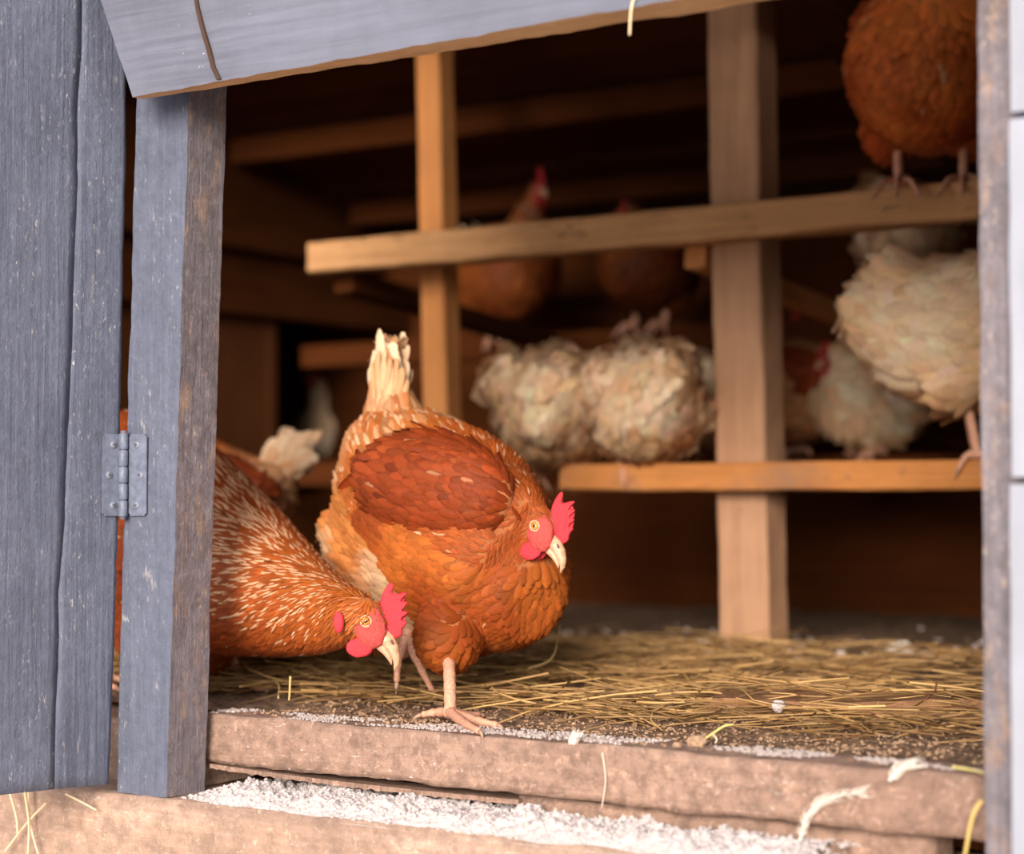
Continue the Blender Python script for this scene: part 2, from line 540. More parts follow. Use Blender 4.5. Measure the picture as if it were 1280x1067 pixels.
def head_parts(root, eye, f, l, s, rng, detail=True, mirror=True):
    """eye: world point of the near eye; f forward, l side towards the viewer; s metres per head unit"""
    f = f.normalized(); l = (l - f * l.dot(f)).normalized(); u = f.cross(l)
    if u.z < 0 and abs(f.z) < .95: u = -u
    LW = 17.0                                # half width of the skull in units at the eye
    c0 = eye - l * (LW * s)
    def H(a, b, c=0): return c0 + f * (a * s) + u * (b * s) + l * (c * s)
    # comb: serrated blade
    out = [(-8, 30), (-14, 44), (-15, 55), (-10, 57), (-5, 50), (-2, 42), (3, 52), (9, 61), (12, 60), (10, 48), (13, 46), (18, 54), (21, 52), (19, 41), (22, 39), (27, 45), (30, 43), (27, 33), (30, 30), (36, 36), (38, 33), (37, 26), (40, 22), (44, 19), (42, 11), (38, 5), (32, 2), (24, 8), (12, 16), (0, 22)]
    bm = bmesh.new()
    rings = []
    for (sc_, th) in ((.93, 3.6), (1.0, 1.6), (1.0, -1.6), (.93, -3.6)):
        ring = []
        for (a, b) in out:
            ca, cb = 14, 22
            bb = (cb + (b - cb) * sc_)
            ring.append(bm.verts.new(H(ca + (a - ca) * sc_, bb, th * (1.0 if b < 35 else .62) + .9 * math.sin(a * .35 + b * .2))))
        rings.append(ring)
    n = len(out)
    for k in range(3):
        for i in range(n):
            bm.faces.new((rings[k][i], rings[k][(i + 1) % n], rings[k + 1][(i + 1) % n], rings[k + 1][i]))
    bm.faces.new(rings[0]); bm.faces.new(rings[3][::-1])
    bmesh.ops.triangulate(bm, faces=[fa for fa in bm.faces if len(fa.verts) > 4])
    me = bm2me(bm)
    o = link('comb', me, M['comb'], root, True)
    md = o.modifiers.new('sub', 'SUBSURF'); md.levels = 1; md.render_levels = 1
    # beak
    P = [H(26, -2), H(36, -1), H(46, -2.5), H(56, -6.5), H(63, -12), H(67, -19)]
    rr = [13, 12, 9.8, 7.0, 4.4, .9]
    vs, fs = [], []
    k = 12
    for i, p in enumerate(P):
        q = P[min(i + 1, 5)] - P[max(i - 1, 0)]; t = q.normalized()
        uu = (u - t * u.dot(t)).normalized()
        for j in range(k):
            an = 2 * math.pi * j / k
            cz = math.sin(an); cz = cz if cz > 0 else cz * .62
            vs.append(p + l * (math.cos(an) * rr[i] * s * .80) + uu * (cz * rr[i] * s))
    for i in range(5):
        for j in range(k):
            fs.append((i * k + j, i * k + (j + 1) % k, (i + 1) * k + (j + 1) % k, (i + 1) * k + j))
    fs.append(tuple(range(k))[::-1]); fs.append(tuple(5 * k + j for j in range(k)))
    lo = tube([H(20, -12), H(32, -10.5), H(44, -10.5), H(54, -13), H(60, -16.5)], [6.6 * s, 6.0 * s, 4.8 * s, 3.0 * s, .8 * s], 10)
    V, F = join([(vs, fs), lo])
    me = mk(V, F); bm = bmesh.new(); bm.from_mesh(me); bmesh.ops.recalc_face_normals(bm, faces=bm.faces); bm.to_mesh(me); bm.free()
    bk = link('beak', me, M['beak'], root, True)
    for sd in ((1, -1) if mirror else (1,)):
        # eye with amber iris and black pupil
        ec = H(0, 0, sd * 13.4)
        vs, fs = ellipsoid(ec, f * 6.2 * s, u * 6.2 * s, l * (sd * 5.2 * s), 20, 16)
        me = mk(vs, fs)
        ey = link('eye', me, [M['iris'], M['pupil'], M['slot']], root, True)
        for pgn in me.polygons:
            cc = pgn.center + root.location - ec
            r = math.hypot(cc.dot(f), cc.dot(u)) / s
            pgn.material_index = 1 if (r < 2.6) else (2 if r > 5.3 else 0)
        # eyelid ring
        V = []
        ring = [H(math.cos(t_) * 7.0, math.sin(t_) * 6.4, sd * 16.3) for t_ in np.linspace(0, 2 * math.pi, 25)[:-1]]
        vs, fs = tube(ring + [ring[0]], 1.25 * s, 8)
        link('eyelid', mk(vs, fs), M['eyerim'], root, True)
        # bare face
        vs, fs = ellipsoid(H(8, -2, sd * 8.4), (f * 26 + u * -6) * s, (u * 21) * s, l * (sd * 8.4 * s), 40, 28)
        for i, v in enumerate(vs):
            vs[i] = v + noise.noise_vector((v) * 700) * 1.5 * s
        link('face_skin', mk(vs, fs), M['face'], root, True)
        # ear lobe and wattle
        vs, fs = ellipsoid(H(-23, -25, sd * 15), (f * 6 + u * -7) * s * .78, (f * 9 + u * 10) * s * -1.0 * .0 + (u * .75 - f * -.65) * 14 * s * .95, l * (sd * 3.4 * s), 18, 12)
        vs2, fs2 = ellipsoid(H(-23, -25, sd * 15), (f * .72 - u * .70) * 13.5 * s, (f * .70 + u * .72) * 6.8 * s, l * (sd * 3.6 * s), 18, 12)
        link('ear_lobe', mk(vs2, fs2), M['comb'], root, True)
        wd = (f * .25 - u * .97)
        vs, fs = ellipsoid(H(17, -29, sd * 8.0), (f * .80 - u * .60) * 12.5 * s, (f * .62 + u * .78) * 17 * s, l * (sd * 3.4 * s) + wd * s, 22, 14)
        for i, v in enumerate(vs):
            vs[i] = v + noise.noise_vector(v * 500) * .9 * s
        link('wattle', mk(vs, fs), M['comb'], root, True)
    # nostril
    vs, fs = ellipsoid(H(41, 4.2, 7.4), (f * 3.4 - u * .8) * s, u * 1.9 * s, l * 1.6 * s, 10, 8)
    link('nostril', mk(vs, fs), M['nostril'], bk, True)
    skull = ellipsoid(H(-6, -1), f * 35 * s, u * 27 * s, l * 15.5 * s, 20, 14)
    jaw = ellipsoid(H(8, -10), f * 22 * s, u * 13 * s, l * 11.5 * s, 16, 10)
    return skull, jaw, H, f, l, u

def leg_geo(shank, toes, r0=.0055, r1=.0054):
    """shank: list of world points hock->foot; toes: lists of points starting at the foot"""
    parts = []
    I = [r[:3] for r in catmull([list(p) for p in shank], 7)]
    n = len(I)
    parts.append(tube([Vector(p) for p in I], [r0 + (r1 - r0) * i / (n - 1) for i in range(n)], 12, .045))
    for t in toes:
        J = [Vector(p[:3]) for p in catmull([list(p) for p in t], 6)]
        m = len(J)
        parts.append(tube(J, [r1 * (.95 - .5 * i / (m - 1)) * (1 + .1 * math.sin(i * 1.9)) for i in range(m)], 10, .05))
    return parts
def claw_geo(t):
    a, b = Vector(t[-2]), Vector(t[-1])
    d = (b - a).normalized()
    return tube([b - d * .001, b + d * .004 + Vector((0, 0, -.0006)), b + d * .0085 + Vector((0, 0, -.0035))], [.0023, .0016, .0003], 8)

def make_hen(base, label, chains, extra, head, legs, colour, cat='hen', group=None, density=1.0, seed=1, wings=(), tail=None, rough_down=0.0, name='hen', voxel=.0045, streaks=True, cand=14000):
    """one hen: continuous body skin, plumage, wing, tail, comb, beak, eyes, wattles"""
    rng = np.random.default_rng(seed)
    root = empty(name, base, label, cat, group)
    parts, spine = [], []
    for ch in chains:
        g, I = loft(ch)
        parts.append(g)
        spine.append(np.array(I))
    H = None
    if head:
        sk, jw, H, hf, hl, hu = head_parts(root, head[0], head[1], head[2], head[3], rng)
        parts += [sk, jw]
    parts += extra
    skin = solid(parts, voxel)
    # feathers on the skin
    S = np.concatenate([s[:, :3] for s in spine])
    T = np.concatenate([np.gradient(s[:, :3], axis=0) for s in spine])
    T /= np.linalg.norm(T, axis=1, keepdims=True) + 1e-9
    G = np.concatenate([np.full(len(s), k) + np.linspace(0, .999, len(s)) for k, s in enumerate(spine)])
    def near(P):
        d = ((P[:, None] - S[None]) ** 2).sum(2)
        return d.argmin(1)
    def spacing(P, Nn):
        k = near(P); g = G[k]
        cc_ = colour(P, Nn, g, rng); out = cc_[1] * np.where(cc_[4] == 'hackle', .74, .48)
        if H is not None:
            e = np.array(H(4, -2)); r = P - e
            a = r @ np.array(hf) / head[3]; b = r @ np.array(hu) / head[3]; c = r @ np.array(hl) / head[3]
            out = np.where((((a - 12) / 23) ** 2 + ((b + 1) / 20) ** 2 < 1) & (np.abs(c) < 30), 0, out)
            out = np.where((a > 20) & (np.abs(c) < 22) & (np.abs(b) < 26), 0, out)
        return out / math.sqrt(density)
    P, Nn = scatter(skin, spacing, rng, cand)
    k = near(P); g = G[k]
    L_, W_, col, lift, shp = colour(P, Nn, g, rng)
    dd2 = ((P[:, None] - S[None]) ** 2).sum(2)
    wt = np.exp(-(dd2 - dd2.min(1, keepdims=True)) / (.028 ** 2))
    D = -(wt[:, :, None] * T[None]).sum(1)
    D /= np.linalg.norm(D, axis=1, keepdims=True) + 1e-9
    D[:, 2] -= .18 + .55 * np.where(g < 1, np.clip((g - .5) * 2.2, 0, 1), 0)
    D = D - Nn * (D * Nn).sum(1)[:, None]
    nn = np.linalg.norm(D, axis=1)
    dn = np.array((0, 0, -1.0))[None] - Nn * (Nn[:, 2] * -1)[:, None]
    D = np.where(nn[:, None] < .35, D + dn * .7, D)
    D += rng.normal(0, .10 + rough_down, D.shape)
    D = D - Nn * (D * Nn).sum(1)[:, None]
    D /= np.linalg.norm(D, axis=1, keepdims=True) + 1e-9
    body = link('body', skin, [colour.skin, M['leg'], M['claw']], root, True)
    # legs join the body mesh
    lp, cl = [], []
    for shank, toes in legs:
        lp += leg_geo(shank, toes); cl += [claw_geo(t) for t in toes]
    if lp:
        bm = bmesh.new(); bm.from_mesh(skin)
        for geo, mi in ((lp, 1), (cl, 2)):
            V, F = join(geo)
            bv = [bm.verts.new(Vector(v) - Vector(base)) for v in V]
            for f_ in F:
                try: fc = bm.faces.new([bv[i] for i in f_]); fc.material_index = mi; fc.smooth = True
                except ValueError: pass
        bm.to_mesh(skin); bm.free()
    for s_ in ('hackle', 'body', 'down'):
        q = shp == s_
        if q.sum() == 0: continue
        me = feather_mesh(P[q], Nn[q], D[q], L_[q], W_[q], col[q], lift[q], s_)
        link({'hackle': 'neck_plumage', 'body': 'body_plumage', 'down': 'fluff'}[s_], me, M['feather'], root)
    for wg in wings:
        make_wing(root, wg, rng)
    if tail:
        make_tail(root, tail, rng)
    return root

def make_wing(root, wg, rng):
    """folded wing: shell ellipsoid with rows of larger feathers; shoulder to tip"""
    sh, tip, up, out, wid, th, cfn = wg
    sh, tip = Vector(sh), Vector(tip)
    ax = (tip - sh) * .5; c = (sh + tip) * .5
    d = ax.normalized()
    out = (Vector(out) - d * Vector(out).dot(d)).normalized(); up = out.cross(d)
    if up.z < 0: up = -up
    bmv, bmf = ellipsoid(c, ax, up * wid, out * th, 28, 20)
    me = solid([(bmv, bmf)], .003, 3)
    P, Nn = scatter(me, lambda P, N: np.full(len(P), .0040), rng, 12000)
    q = (Nn @ np.array(out)) > -.2
    P, Nn = P[q], Nn[q]
    t = ((P - np.array(sh)) @ np.array(d)) / (tip - sh).length
    h = ((P - np.array(c)) @ np.array(up)) / wid
    D = np.tile(np.array(d), (len(P), 1)) - (h * .55 * np.clip(t, 0, 1) )[:, None] * np.array(up)[None]
    D = D - Nn * (D * Nn).sum(1)[:, None]
    D += rng.normal(0, .07, D.shape)
    D /= np.linalg.norm(D, axis=1, keepdims=True) + 1e-9
    L = .014 + .022 * np.clip(t, 0, 1); W = .0072 + .004 * np.clip(t, 0, 1)
    col = cfn(t, h, rng)
    w_ = link('wing', me, M['skin_brown'] if cfn is not white_wing else M['skin_white'], root, True)
    fm = feather_mesh(P, Nn, D, L, W, col, rng.uniform(.01, .07, len(P)), 'body')
    link('wing_feathers', fm, M['feather'], w_)

def make_tail(root, tl, rng):
    """tl: base point, direction, side vector, up-ish normal, length, count, spread, colour"""
    b, d, sd, L, n, spread, col, wd = tl
    b, d, sd = Vector(b), Vector(d).normalized(), Vector(sd).normalized()
    nr = d.cross(sd).normalized()
    P, Nn, D, LL, WW, CC = [], [], [], [], [], []
    for i in range(n):
        for side in (-1, 1):
            f = i / max(1, n - 1)
            a = (f - .5) * spread
            dd = (d * math.cos(a) + nr * math.sin(a) + sd * side * (.06 + .10 * rng.random())).normalized()
            P.append(b + sd * side * (.004 + .006 * (1 - abs(2 * f - 1))) + nr * (f - .5) * .024)
            nn = (sd * side + nr * .1).normalized()
            nn = (nn - dd * nn.dot(dd)).normalized()
            Nn.append(nn); D.append(dd)
            LL.append(L * (1 - .50 * abs(2 * f - 1)) * rng.uniform(.9, 1.05)); WW.append(wd * rng.uniform(.9, 1.1))
            k = rng.uniform(.0, .45)
            CC.append(list(np.array(col[0]) * (1 - k) + np.array(col[1]) * k) + [.35])
    # shorter coverts over the base
    for i in range(n * 9):
        f = rng.random(); side = rng.choice((-1, 1)); a = (f - .5) * spread * 1.05
        dd = (d * math.cos(a) + nr * math.sin(a) + sd * side * .10).normalized()
        t = rng.random() ** 1.3 * .62
        P.append(b + dd * (L * t * .9) + sd * side * (.013 - .010 * t) + nr * (f - .5) * .03)
        nn = (sd * side * 1 + nr * (f - .5) * 1.0); nn = (nn - dd * nn.dot(dd)).normalized()
        Nn.append(nn); D.append(dd); LL.append(L * rng.uniform(.22, .36)); WW.append(wd * rng.uniform(.55, .8))
        k = min(1, max(0, (1 - t * 1.8)) * rng.uniform(.2, 1.3))
        CC.append(list(np.array(col[0]) * (1 - k) + np.array(col[1]) * k) + [.3 * rng.random()])
    me = feather_mesh(np.array([tuple(p) for p in P]), np.array([tuple(p) for p in Nn]), np.array([tuple(p) for p in D]), np.array(LL), np.array(WW), np.array(CC), rng.uniform(-.03, .06, len(P)), 'quill')
    link('tail', me, M['feather'], root)

class Colour:
    """plumage rule: g = chain + position along it -> length, width, colour, lift, shape"""
    def __init__(self, fn, skin): self.fn, self.skin = fn, skin
    def __call__(self, P, N, g, rng): return self.fn(P, N, g, rng)

def vary(base, rng, amt=.16):
    base = base * np.array((.90, .74, .60)) if base[:, 2].mean() < .12 else base
    k = 1 + rng.normal(0, amt, (len(base), 1))
    return np.clip(base * k * (1 + rng.normal(0, .03, base.shape)), 0.004, .95)
def lerp(a, b, t): return a[None] * (1 - t[:, None]) + b[None] * t[:, None]
def patches(P, sc, seed):
    return np.array([noise.noise(Vector((p[0] * sc + seed, p[1] * sc, p[2] * sc))) for p in P])

def brown_wing(t, h, rng):
    c = vary(lerp(np.array((.33, .072, .019)), np.array((.24, .048, .014)), np.clip(rng.random(len(t)), 0, 1)), rng, .14)
    al = (rng.random(len(t)) < .02) * .25
    return np.concatenate([c, al[:, None]], 1)
def white_wing(t, h, rng):
    c = vary(np.tile(np.array((.78, .58, .38)), (len(t), 1)), rng, .08)
    return np.concatenate([c, np.zeros((len(t), 1))], 1)

# --- the hen that stoops beside the post (sharp, head to the right)
def col_h1(P, N, g, rng):
    n = len(P)
    up = N[:, 2]
    cape = g - .10 * np.clip(-up, 0, 1) + .05 * np.clip(up, 0, 1) + .02 * patches(P, 60, 5)
    hack = cape > .46
    t = np.clip((cape - .46) / .44, 0, 1)              # 0 shoulder, 1 back of head
    L = np.where(hack, .036 - .025 * t ** .9, .024)
    W = np.where(hack, .0076 - .0050 * t ** .7, .0095)
    base = lerp(np.array((.34, .072, .016)), np.array((.50, .15, .034)), np.clip(t * 1.1 - .1, 0, 1))
    base = np.where(hack[:, None], base, lerp(np.array((.30, .062, .018)), np.array((.42, .105, .028)), np.clip(.5 + 1.6 * patches(P, 14, 3), 0, 1)))
    base = vary(base, rng, .16)
    pr = np.where(hack, np.clip(.80 - .5 * t, .22, 1) * np.clip(.70 + 1.1 * up, .03, 1), .02)
    on = rng.random(n) < pr
    al = np.where(on, rng.uniform(.6, 1.0, n), 0)
    al = np.where(g > .90, al * .3, al)
    return L, W, np.concatenate([base, al[:, None]], 1), rng.uniform(.01, .07, n), np.where(hack, 'hackle', 'body')
k1 = lambda px, py, d, b, a: list(at(px, py, d)) + [b, a]
h1 = [k1(48, 560, 2.17, .028, .03), k1(100, 610, 2.12, .085, .06), k1(160, 655, 2.06, .118, .082), k1(230, 692, 2.0, .107, .082),
      k1(290, 716, 1.95, .082, .068), k1(345, 742, 1.87, .058, .050), k1(392, 761, 1.79, .040, .034), k1(428, 768, 1.73, .027, .021), k1(448, 770, 1.70, .020, .016)]
f1 = (RX * .70 - UY * .70 - FZ * .10); l1 = (-FZ + RX * -.10 + UY * .12)
base1 = atz(250, 850, 0.0); base1 = Vector((-1.44, 1.50, 0))
ft = atz(300, 856, .004)
ft2 = Vector((-1.50, 1.46, .004))
hen1 = make_hen(base1, 'russet hen stooping beside the blue-grey post with her head low over the sill', [h1], [
    ellipsoid(at(225, 790, 2.0), RX * .06, FZ * .07, UY * .05)], (at(457, 776, 1.675), f1, l1, .000676),
    [([at(285, 800, 2.02), at(292, 830, 2.04), ft + Vector((0, 0, .006))], [[ft + Vector((0, 0, .006)), ft + RX * .02 + Vector((0, 0, .005)), ft + RX * .045], [ft + Vector((0, 0, .006)), ft - FZ * .025 + RX * .02, ft - FZ * .04 + RX * .035], [ft + Vector((0, 0, .006)), ft + FZ * .02 + RX * .02, ft + FZ * .035 + RX * .03], [ft + Vector((0, 0, .006)), ft - RX * .02]]),
     ([ft2 + Vector((-.01, 0, .09)), ft2 + Vector((0, 0, .05)), ft2 + Vector((0, 0, .006))], [[ft2 + Vector((0, 0, .006)), ft2 + RX * .025 + Vector((0, 0, .004)), ft2 + RX * .045], [ft2 + Vector((0, 0, .006)), ft2 - FZ * .02 + RX * .02, ft2 - FZ * .035 + RX * .03], [ft2 + Vector((0, 0, .006)), ft2 + FZ * .02 + RX * .02, ft2 + FZ * .03 + RX * .03], [ft2 + Vector((0, 0, .006)), ft2 - RX * .02]])],
    Colour(col_h1, M['skin_brown']), seed=11, cand=70000,
    wings=[(at(268, 690, 1.92), at(60, 640, 2.06), UY, -FZ, .062, .020, brown_wing)],
    tail=(at(70, 545, 2.15), RX * -.7 + UY * .8, FZ, .10, 6, 1.0, (CREAM, ORANGE), .02))

# --- the hen stepping on the sill behind her
def col_h2(P, N, g, rng):
    n = len(P)
    tr = g < 1; neck = (g >= 1) & (g < 2); fl = (g >= 2) & (g < 3); tb = g >= 3
    t = np.where(tr, g, 0)
    pt = patches(P, 16, 7)
    c = lerp(np.array((.55, .19, .05)), np.array((.42, .115, .026)), np.clip(t * 1.7 - .1, 0, 1))
    c = np.where((tr & (t > .3))[:, None], lerp(np.array((.34, .08, .018)), np.array((.52, .165, .036)), np.clip(.5 + 1.5 * pt, 0, 1)), c)
    rear = np.clip(1 - t / .22, 0, 1) * tr * np.clip(.35 + 2.0 * pt, 0, 1)
    c = c * (1 - rear[:, None] * .7) + CREAM[None] * rear[:, None] * .7
    tn = np.clip(g - 1, 0, 1)
    c = np.where(neck[:, None], lerp(np.array((.46, .125, .03)), np.array((.40, .105, .028)), tn), c)
    cf = lerp(np.array((.62, .27, .09)), CREAM, np.clip(.48 + 2.8 * pt, 0, 1))
    c = np.where(fl[:, None], cf, c)
    tt = np.clip(1 - (g - 3), 0, 1)
    k = np.clip(tt * 1.35 + .05 + rng.normal(0, .22, n), 0, 1)
    c = np.where(tb[:, None], lerp(np.array((.52, .19, .055)), CREAM * 1.08, k), c)
    c = vary(c, rng, .12)
    L = np.where(tr, .021 - .004 * t, np.where(fl, .026, np.where(tb, .032, .020 - .012 * tn)))
    W = np.where(tr, .0085, np.where(fl, .009, np.where(tb, .0095, .0048 - .0016 * tn)))
    pr = np.where(neck, .25 * (1 - tn) * np.clip(.3 + N[:, 2], 0, 1), np.where(tr & (t < .30), .10, np.where(tb, .3, .003)))
    al = np.where(rng.random(n) < pr, rng.uniform(.4, .9, n), 0)
    shp = np.where(neck, 'hackle', np.where(fl, 'down', 'body'))
    return L, W, np.concatenate([c, al[:, None]], 1), np.where(fl, rng.uniform(.06, .22, n), rng.uniform(.01, .09, n)), shp
h2 = [k1(462, 548, 1.97, .028, .028), k1(490, 588, 1.94, .070, .055), k1(535, 640, 1.90, .096, .075), k1(585, 688, 1.86, .100, .080),
      k1(625, 718, 1.82, .080, .070), k1(650, 738, 1.80, .058, .052), k1(668, 750, 1.78, .028, .028)]
h2n = [k1(606, 650, 1.86, .058, .050), k1(630, 646, 1.82, .048, .042), k1(650, 650, 1.79, .034, .030), k1(662, 656, 1.775, .022, .02)]
h2f = [k1(440, 655, 1.96, .030, .035), k1(480, 695, 1.93, .055, .055), k1(520, 735, 1.90, .060, .060)]
h2t = [k1(489, 446, 1.975, .010, .008), k1(488, 470, 1.97, .024, .014), k1(488, 500, 1.965, .040, .020), k1(492, 540, 1.955, .054, .030), k1(503, 590, 1.93, .062, .045)]
f2 = (RX * .58 - UY * .68 - FZ * .40); l2 = (-FZ * .95 - RX * .42 + UY * .1)
g2 = lambda px, py, z=.006: atz(px, py, z)
foot = g2(563, 890, .008)
hen2 = make_hen(g2(563, 893, 0), 'russet hen with raised cream tail stepping up to the sill, one foot lifted', [h2, h2n, h2f, h2t], [
    ellipsoid(at(561, 794, 1.79), RX * .028, FZ * .034, UY * .031), ellipsoid(at(520, 765, 1.86), RX * .03, FZ * .03, UY * .035)],
    (at(668, 657, 1.765), f2, l2, .00066),
    [([at(560, 800, foot_d := (foot - CAM).dot(FZ) + .075), at(562, 845, foot_d - .05), foot],
      [[foot, g2(580, 903), g2(600, 914, .004)], [foot, g2(594, 900), g2(622, 906, .004)], [foot, g2(575, 893), g2(600, 893, .004)], [foot, g2(545, 890), g2(527, 893, .004)]]),
     ([at(530, 745, 1.86), at(514, 780, 1.84), at(508, 797, 1.83)],
      [[at(508, 797, 1.83), at(498, 825, 1.82), at(496, 852, 1.82)], [at(508, 797, 1.83), at(524, 830, 1.83), at(541, 864, 1.84)], [at(508, 797, 1.83), at(522, 812, 1.86), at(528, 834, 1.88)], [at(508, 797, 1.83), at(500, 806, 1.85), at(494, 815, 1.86)]])],
    Colour(col_h2, M['skin_brown']), seed=22, cand=70000,
    wings=[(at(640, 630, 1.765), at(458, 590, 1.865), UY, -FZ * .85 - RX * .35 + UY * .1, .050, .028, brown_wing)],
    tail=(at(487, 486, 1.970), RX * .03 + UY * 1.0 + FZ * .10, FZ * .8 + RX * .5, .057, 5, .06, (CREAM * 1.12, CREAM * .95), .0125))

# --- generic hens for the rest of the coop, built in their own frame then turned and placed
def local_hen(loc, yaw, label, scheme, pose='stand', head_yaw=0, seed=5, scale=1.0, group=None, density=.6, cat='hen', lift=None, tuckhead=False):
    cy, sy = math.cos(yaw), math.sin(yaw)
    def W(x, y, z):
        x, y, z = x * scale, y * scale, z * scale
        return Vector((loc[0] + x * cy - y * sy, loc[1] + x * sy + y * cy, loc[2] + z))
    def Wd(x, y, z): return Vector((x * cy - y * sy, x * sy + y * cy, z))
    def K(x, z, b, a, y=0): return list(W(x, y, z)) + [b * scale, a * scale]
    sit = pose in ('roost', 'tuck')
    z0 = .055 if sit else .13
    if lift is not None: z0 = lift
    tuckhead = tuckhead or pose == 'tuck'
    trunk = [K(-.125, z0 + .085, .022, .022), K(-.09, z0 + .065, .055, .05), K(-.04, z0 + .05, .082, .076), K(.02, z0 + .045, .085, .082), K(.07, z0 + .055, .072, .070), K(.10, z0 + .065, .048, .045), K(.115, z0 + .07, .022, .022)]
    hz = z0 + (.115 if tuckhead else .175)
    hx = .09 if tuckhead else .115
    neck = [K(.055, z0 + .08, .055, .05), K(.080, z0 + .115, .036, .034), K(hx, hz - .01, .020, .018)]
    hyaw = head_yaw
    fl = Wd(math.cos(hyaw), math.sin(hyaw), -.12); ll = Wd(math.sin(hyaw), -math.cos(hyaw), 0)
    s = .00068 * scale
    eye = W(hx + .012 * math.cos(hyaw), .012 * math.sin(hyaw), hz) + ll * 17 * s
    legs = []
    for sd in (-1, 1):
        f0 = W(.01, sd * .032, .005)
        toe = lambda x, y, z=.004: W(.01 + x, sd * .032 + y, z)
        dz = -.012 if pose != 'floor' else 0
        legs.append(([W(-.01, sd * .035, z0 - .01), W(.0, sd * .033, z0 * .55), f0], [[f0, toe(.02, 0), toe(.038, 0, dz)], [f0, toe(.018, .012), toe(.032, .022, dz)], [f0, toe(.018, -.012), toe(.032, -.022, dz)], [f0, toe(-.012, 0), toe(-.022, 0, dz)]]))
    extra = [ellipsoid(W(-.01, sd * .04, z0), Wd(.035, 0, 0) * scale, Wd(0, .03, 0) * scale, Vector((0, 0, .045 if not sit else .03)) * scale) for sd in (-1, 1)]
    if scheme == 'white':
        lr = random.Random(seed)
        for _ in range(8):
            th_, ph_ = lr.uniform(0, 6.28), lr.uniform(-.5, 1.0)
            r_ = lr.uniform(.026, .040)
            extra.append(ellipsoid(W(-.02 + .085 * math.cos(th_) * math.cos(ph_), .062 * math.sin(th_) * math.cos(ph_), z0 + .05 + .062 * math.sin(ph_)), Vector((r_, 0, 0)), Vector((0, r_, 0)), Vector((0, 0, r_))))
        def cf(P, N, g, rng):
            n = len(P)
            c = vary(lerp(np.array((.86, .56, .33)), np.array((.96, .74, .53)), np.clip(.5 + 1.6 * patches(P, 26, seed), 0, 1)), rng, .05)
            nk = g >= 1
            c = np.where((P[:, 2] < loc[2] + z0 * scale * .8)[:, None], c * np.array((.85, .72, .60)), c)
            return np.where(nk, .018, rng.uniform(.024, .038, n)), np.where(nk, .006, .020), np.concatenate([c, np.zeros((n, 1))], 1), rng.uniform(.02, .16, n), np.where(nk, 'hackle', 'down')
        col, wfn, tc_ = Colour(cf, M['skin_white']), white_wing, (CREAM * 1.1, np.array((.72, .52, .36)))
    else:
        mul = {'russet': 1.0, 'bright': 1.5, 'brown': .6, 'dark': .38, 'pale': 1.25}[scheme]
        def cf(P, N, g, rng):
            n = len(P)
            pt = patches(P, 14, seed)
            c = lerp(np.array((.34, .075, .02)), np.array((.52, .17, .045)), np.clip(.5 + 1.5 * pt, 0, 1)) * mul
            rear = np.clip(1 - g / .35, 0, 1) * (g < 1) * (1.0 if scheme != 'dark' else .3)
            c = c * (1 - rear[:, None] * .7) + (CREAM * .85)[None] * rear[:, None] * .7
            if scheme == 'pale':
                c = c * .45 + np.array((.62, .36, .18))[None] * .55
            c = vary(c, rng, .12)
            nk = g >= 1
            return np.where(nk, .018, .026), np.where(nk, .006, .014), np.concatenate([c, np.where(rng.random(n) < np.where(nk, .3, .012), .5, 0)[:, None]], 1), rng.uniform(.02, .15, n), np.where(nk, 'hackle', 'body')
        col, wfn, tc_ = Colour(cf, M['skin_brown']), brown_wing, (CREAM, ORANGE * mul)
    wings = [] if (scheme == 'white' and pose != 'floor') else [(W(.065, sd * .066, z0 + .075), W(-.11, sd * .045, z0 + .07), Vector((0, 0, 1)), Wd(0, sd, .15), .045 * scale, .018 * scale, wfn) for sd in (-1, 1)]
    tail = None if scheme == 'white' else (W(-.11, 0, z0 + .09), Wd(-.75, 0, .65), Wd(0, 1, 0), .078 * scale, 5, .6, tc_, .018)
    return make_hen(W(0, 0, 0), label, [trunk, neck], extra, (eye, fl, ll, s), legs, col, density=density, seed=seed, wings=wings, tail=tail, rough_down=.18 if scheme == 'white' else 0, voxel=.006, cand=9000, group=group, cat=cat)

# ------------------------------------------------------------------ the coop: setting
sx0_ = aty(252, 900, 1.33).x; ZL0 = -.066
def struct(name, me, mat, smooth=False):
    return tag(link(name, me, mat, None, smooth), kind='structure')
def grid(x0, x1, y0, y1, nx, ny, fz):
    vs = [Vector((x0 + (x1 - x0) * i / nx, y0 + (y1 - y0) * j / ny, 0)) for j in range(ny + 1) for i in range(nx + 1)]
    for v in vs: v.z = fz(v.x, v.y)
    fs = [(j * (nx + 1) + i, j * (nx + 1) + i + 1, (j + 1) * (nx + 1) + i + 1, (j + 1) * (nx + 1) + i) for j in range(ny) for i in range(nx)]
    return mk(vs, fs)
def fh(x, y):
    v = Vector((x * 9, y * 9, 0))
    h = noise.noise(v) * .006 + noise.noise(v * 5) * .004 + noise.noise(v * 17) * .0025
    m = min(1, max(0, (y - 1.44) / .15)) * min(1, max(0, (2.4 - y) / .3))
    return h - .002 + .004 * min(1, max(0, (y - 1.5))) + m * .016 * max(0, .35 + noise.noise(Vector((x * 4, y * 6, 4))))
struct('floor', grid(-2.36, .3, 1.375, 3.12, 300, 190, fh), M['soil'], True)
struct('ground', grid(-6, 6, -6, 1.30, 20, 20, lambda x, y: -.36 + noise.noise(Vector((x, y, 0))) * .02), M['ground'], True)  # unseen ground outside, added in a pale tone to bounce light

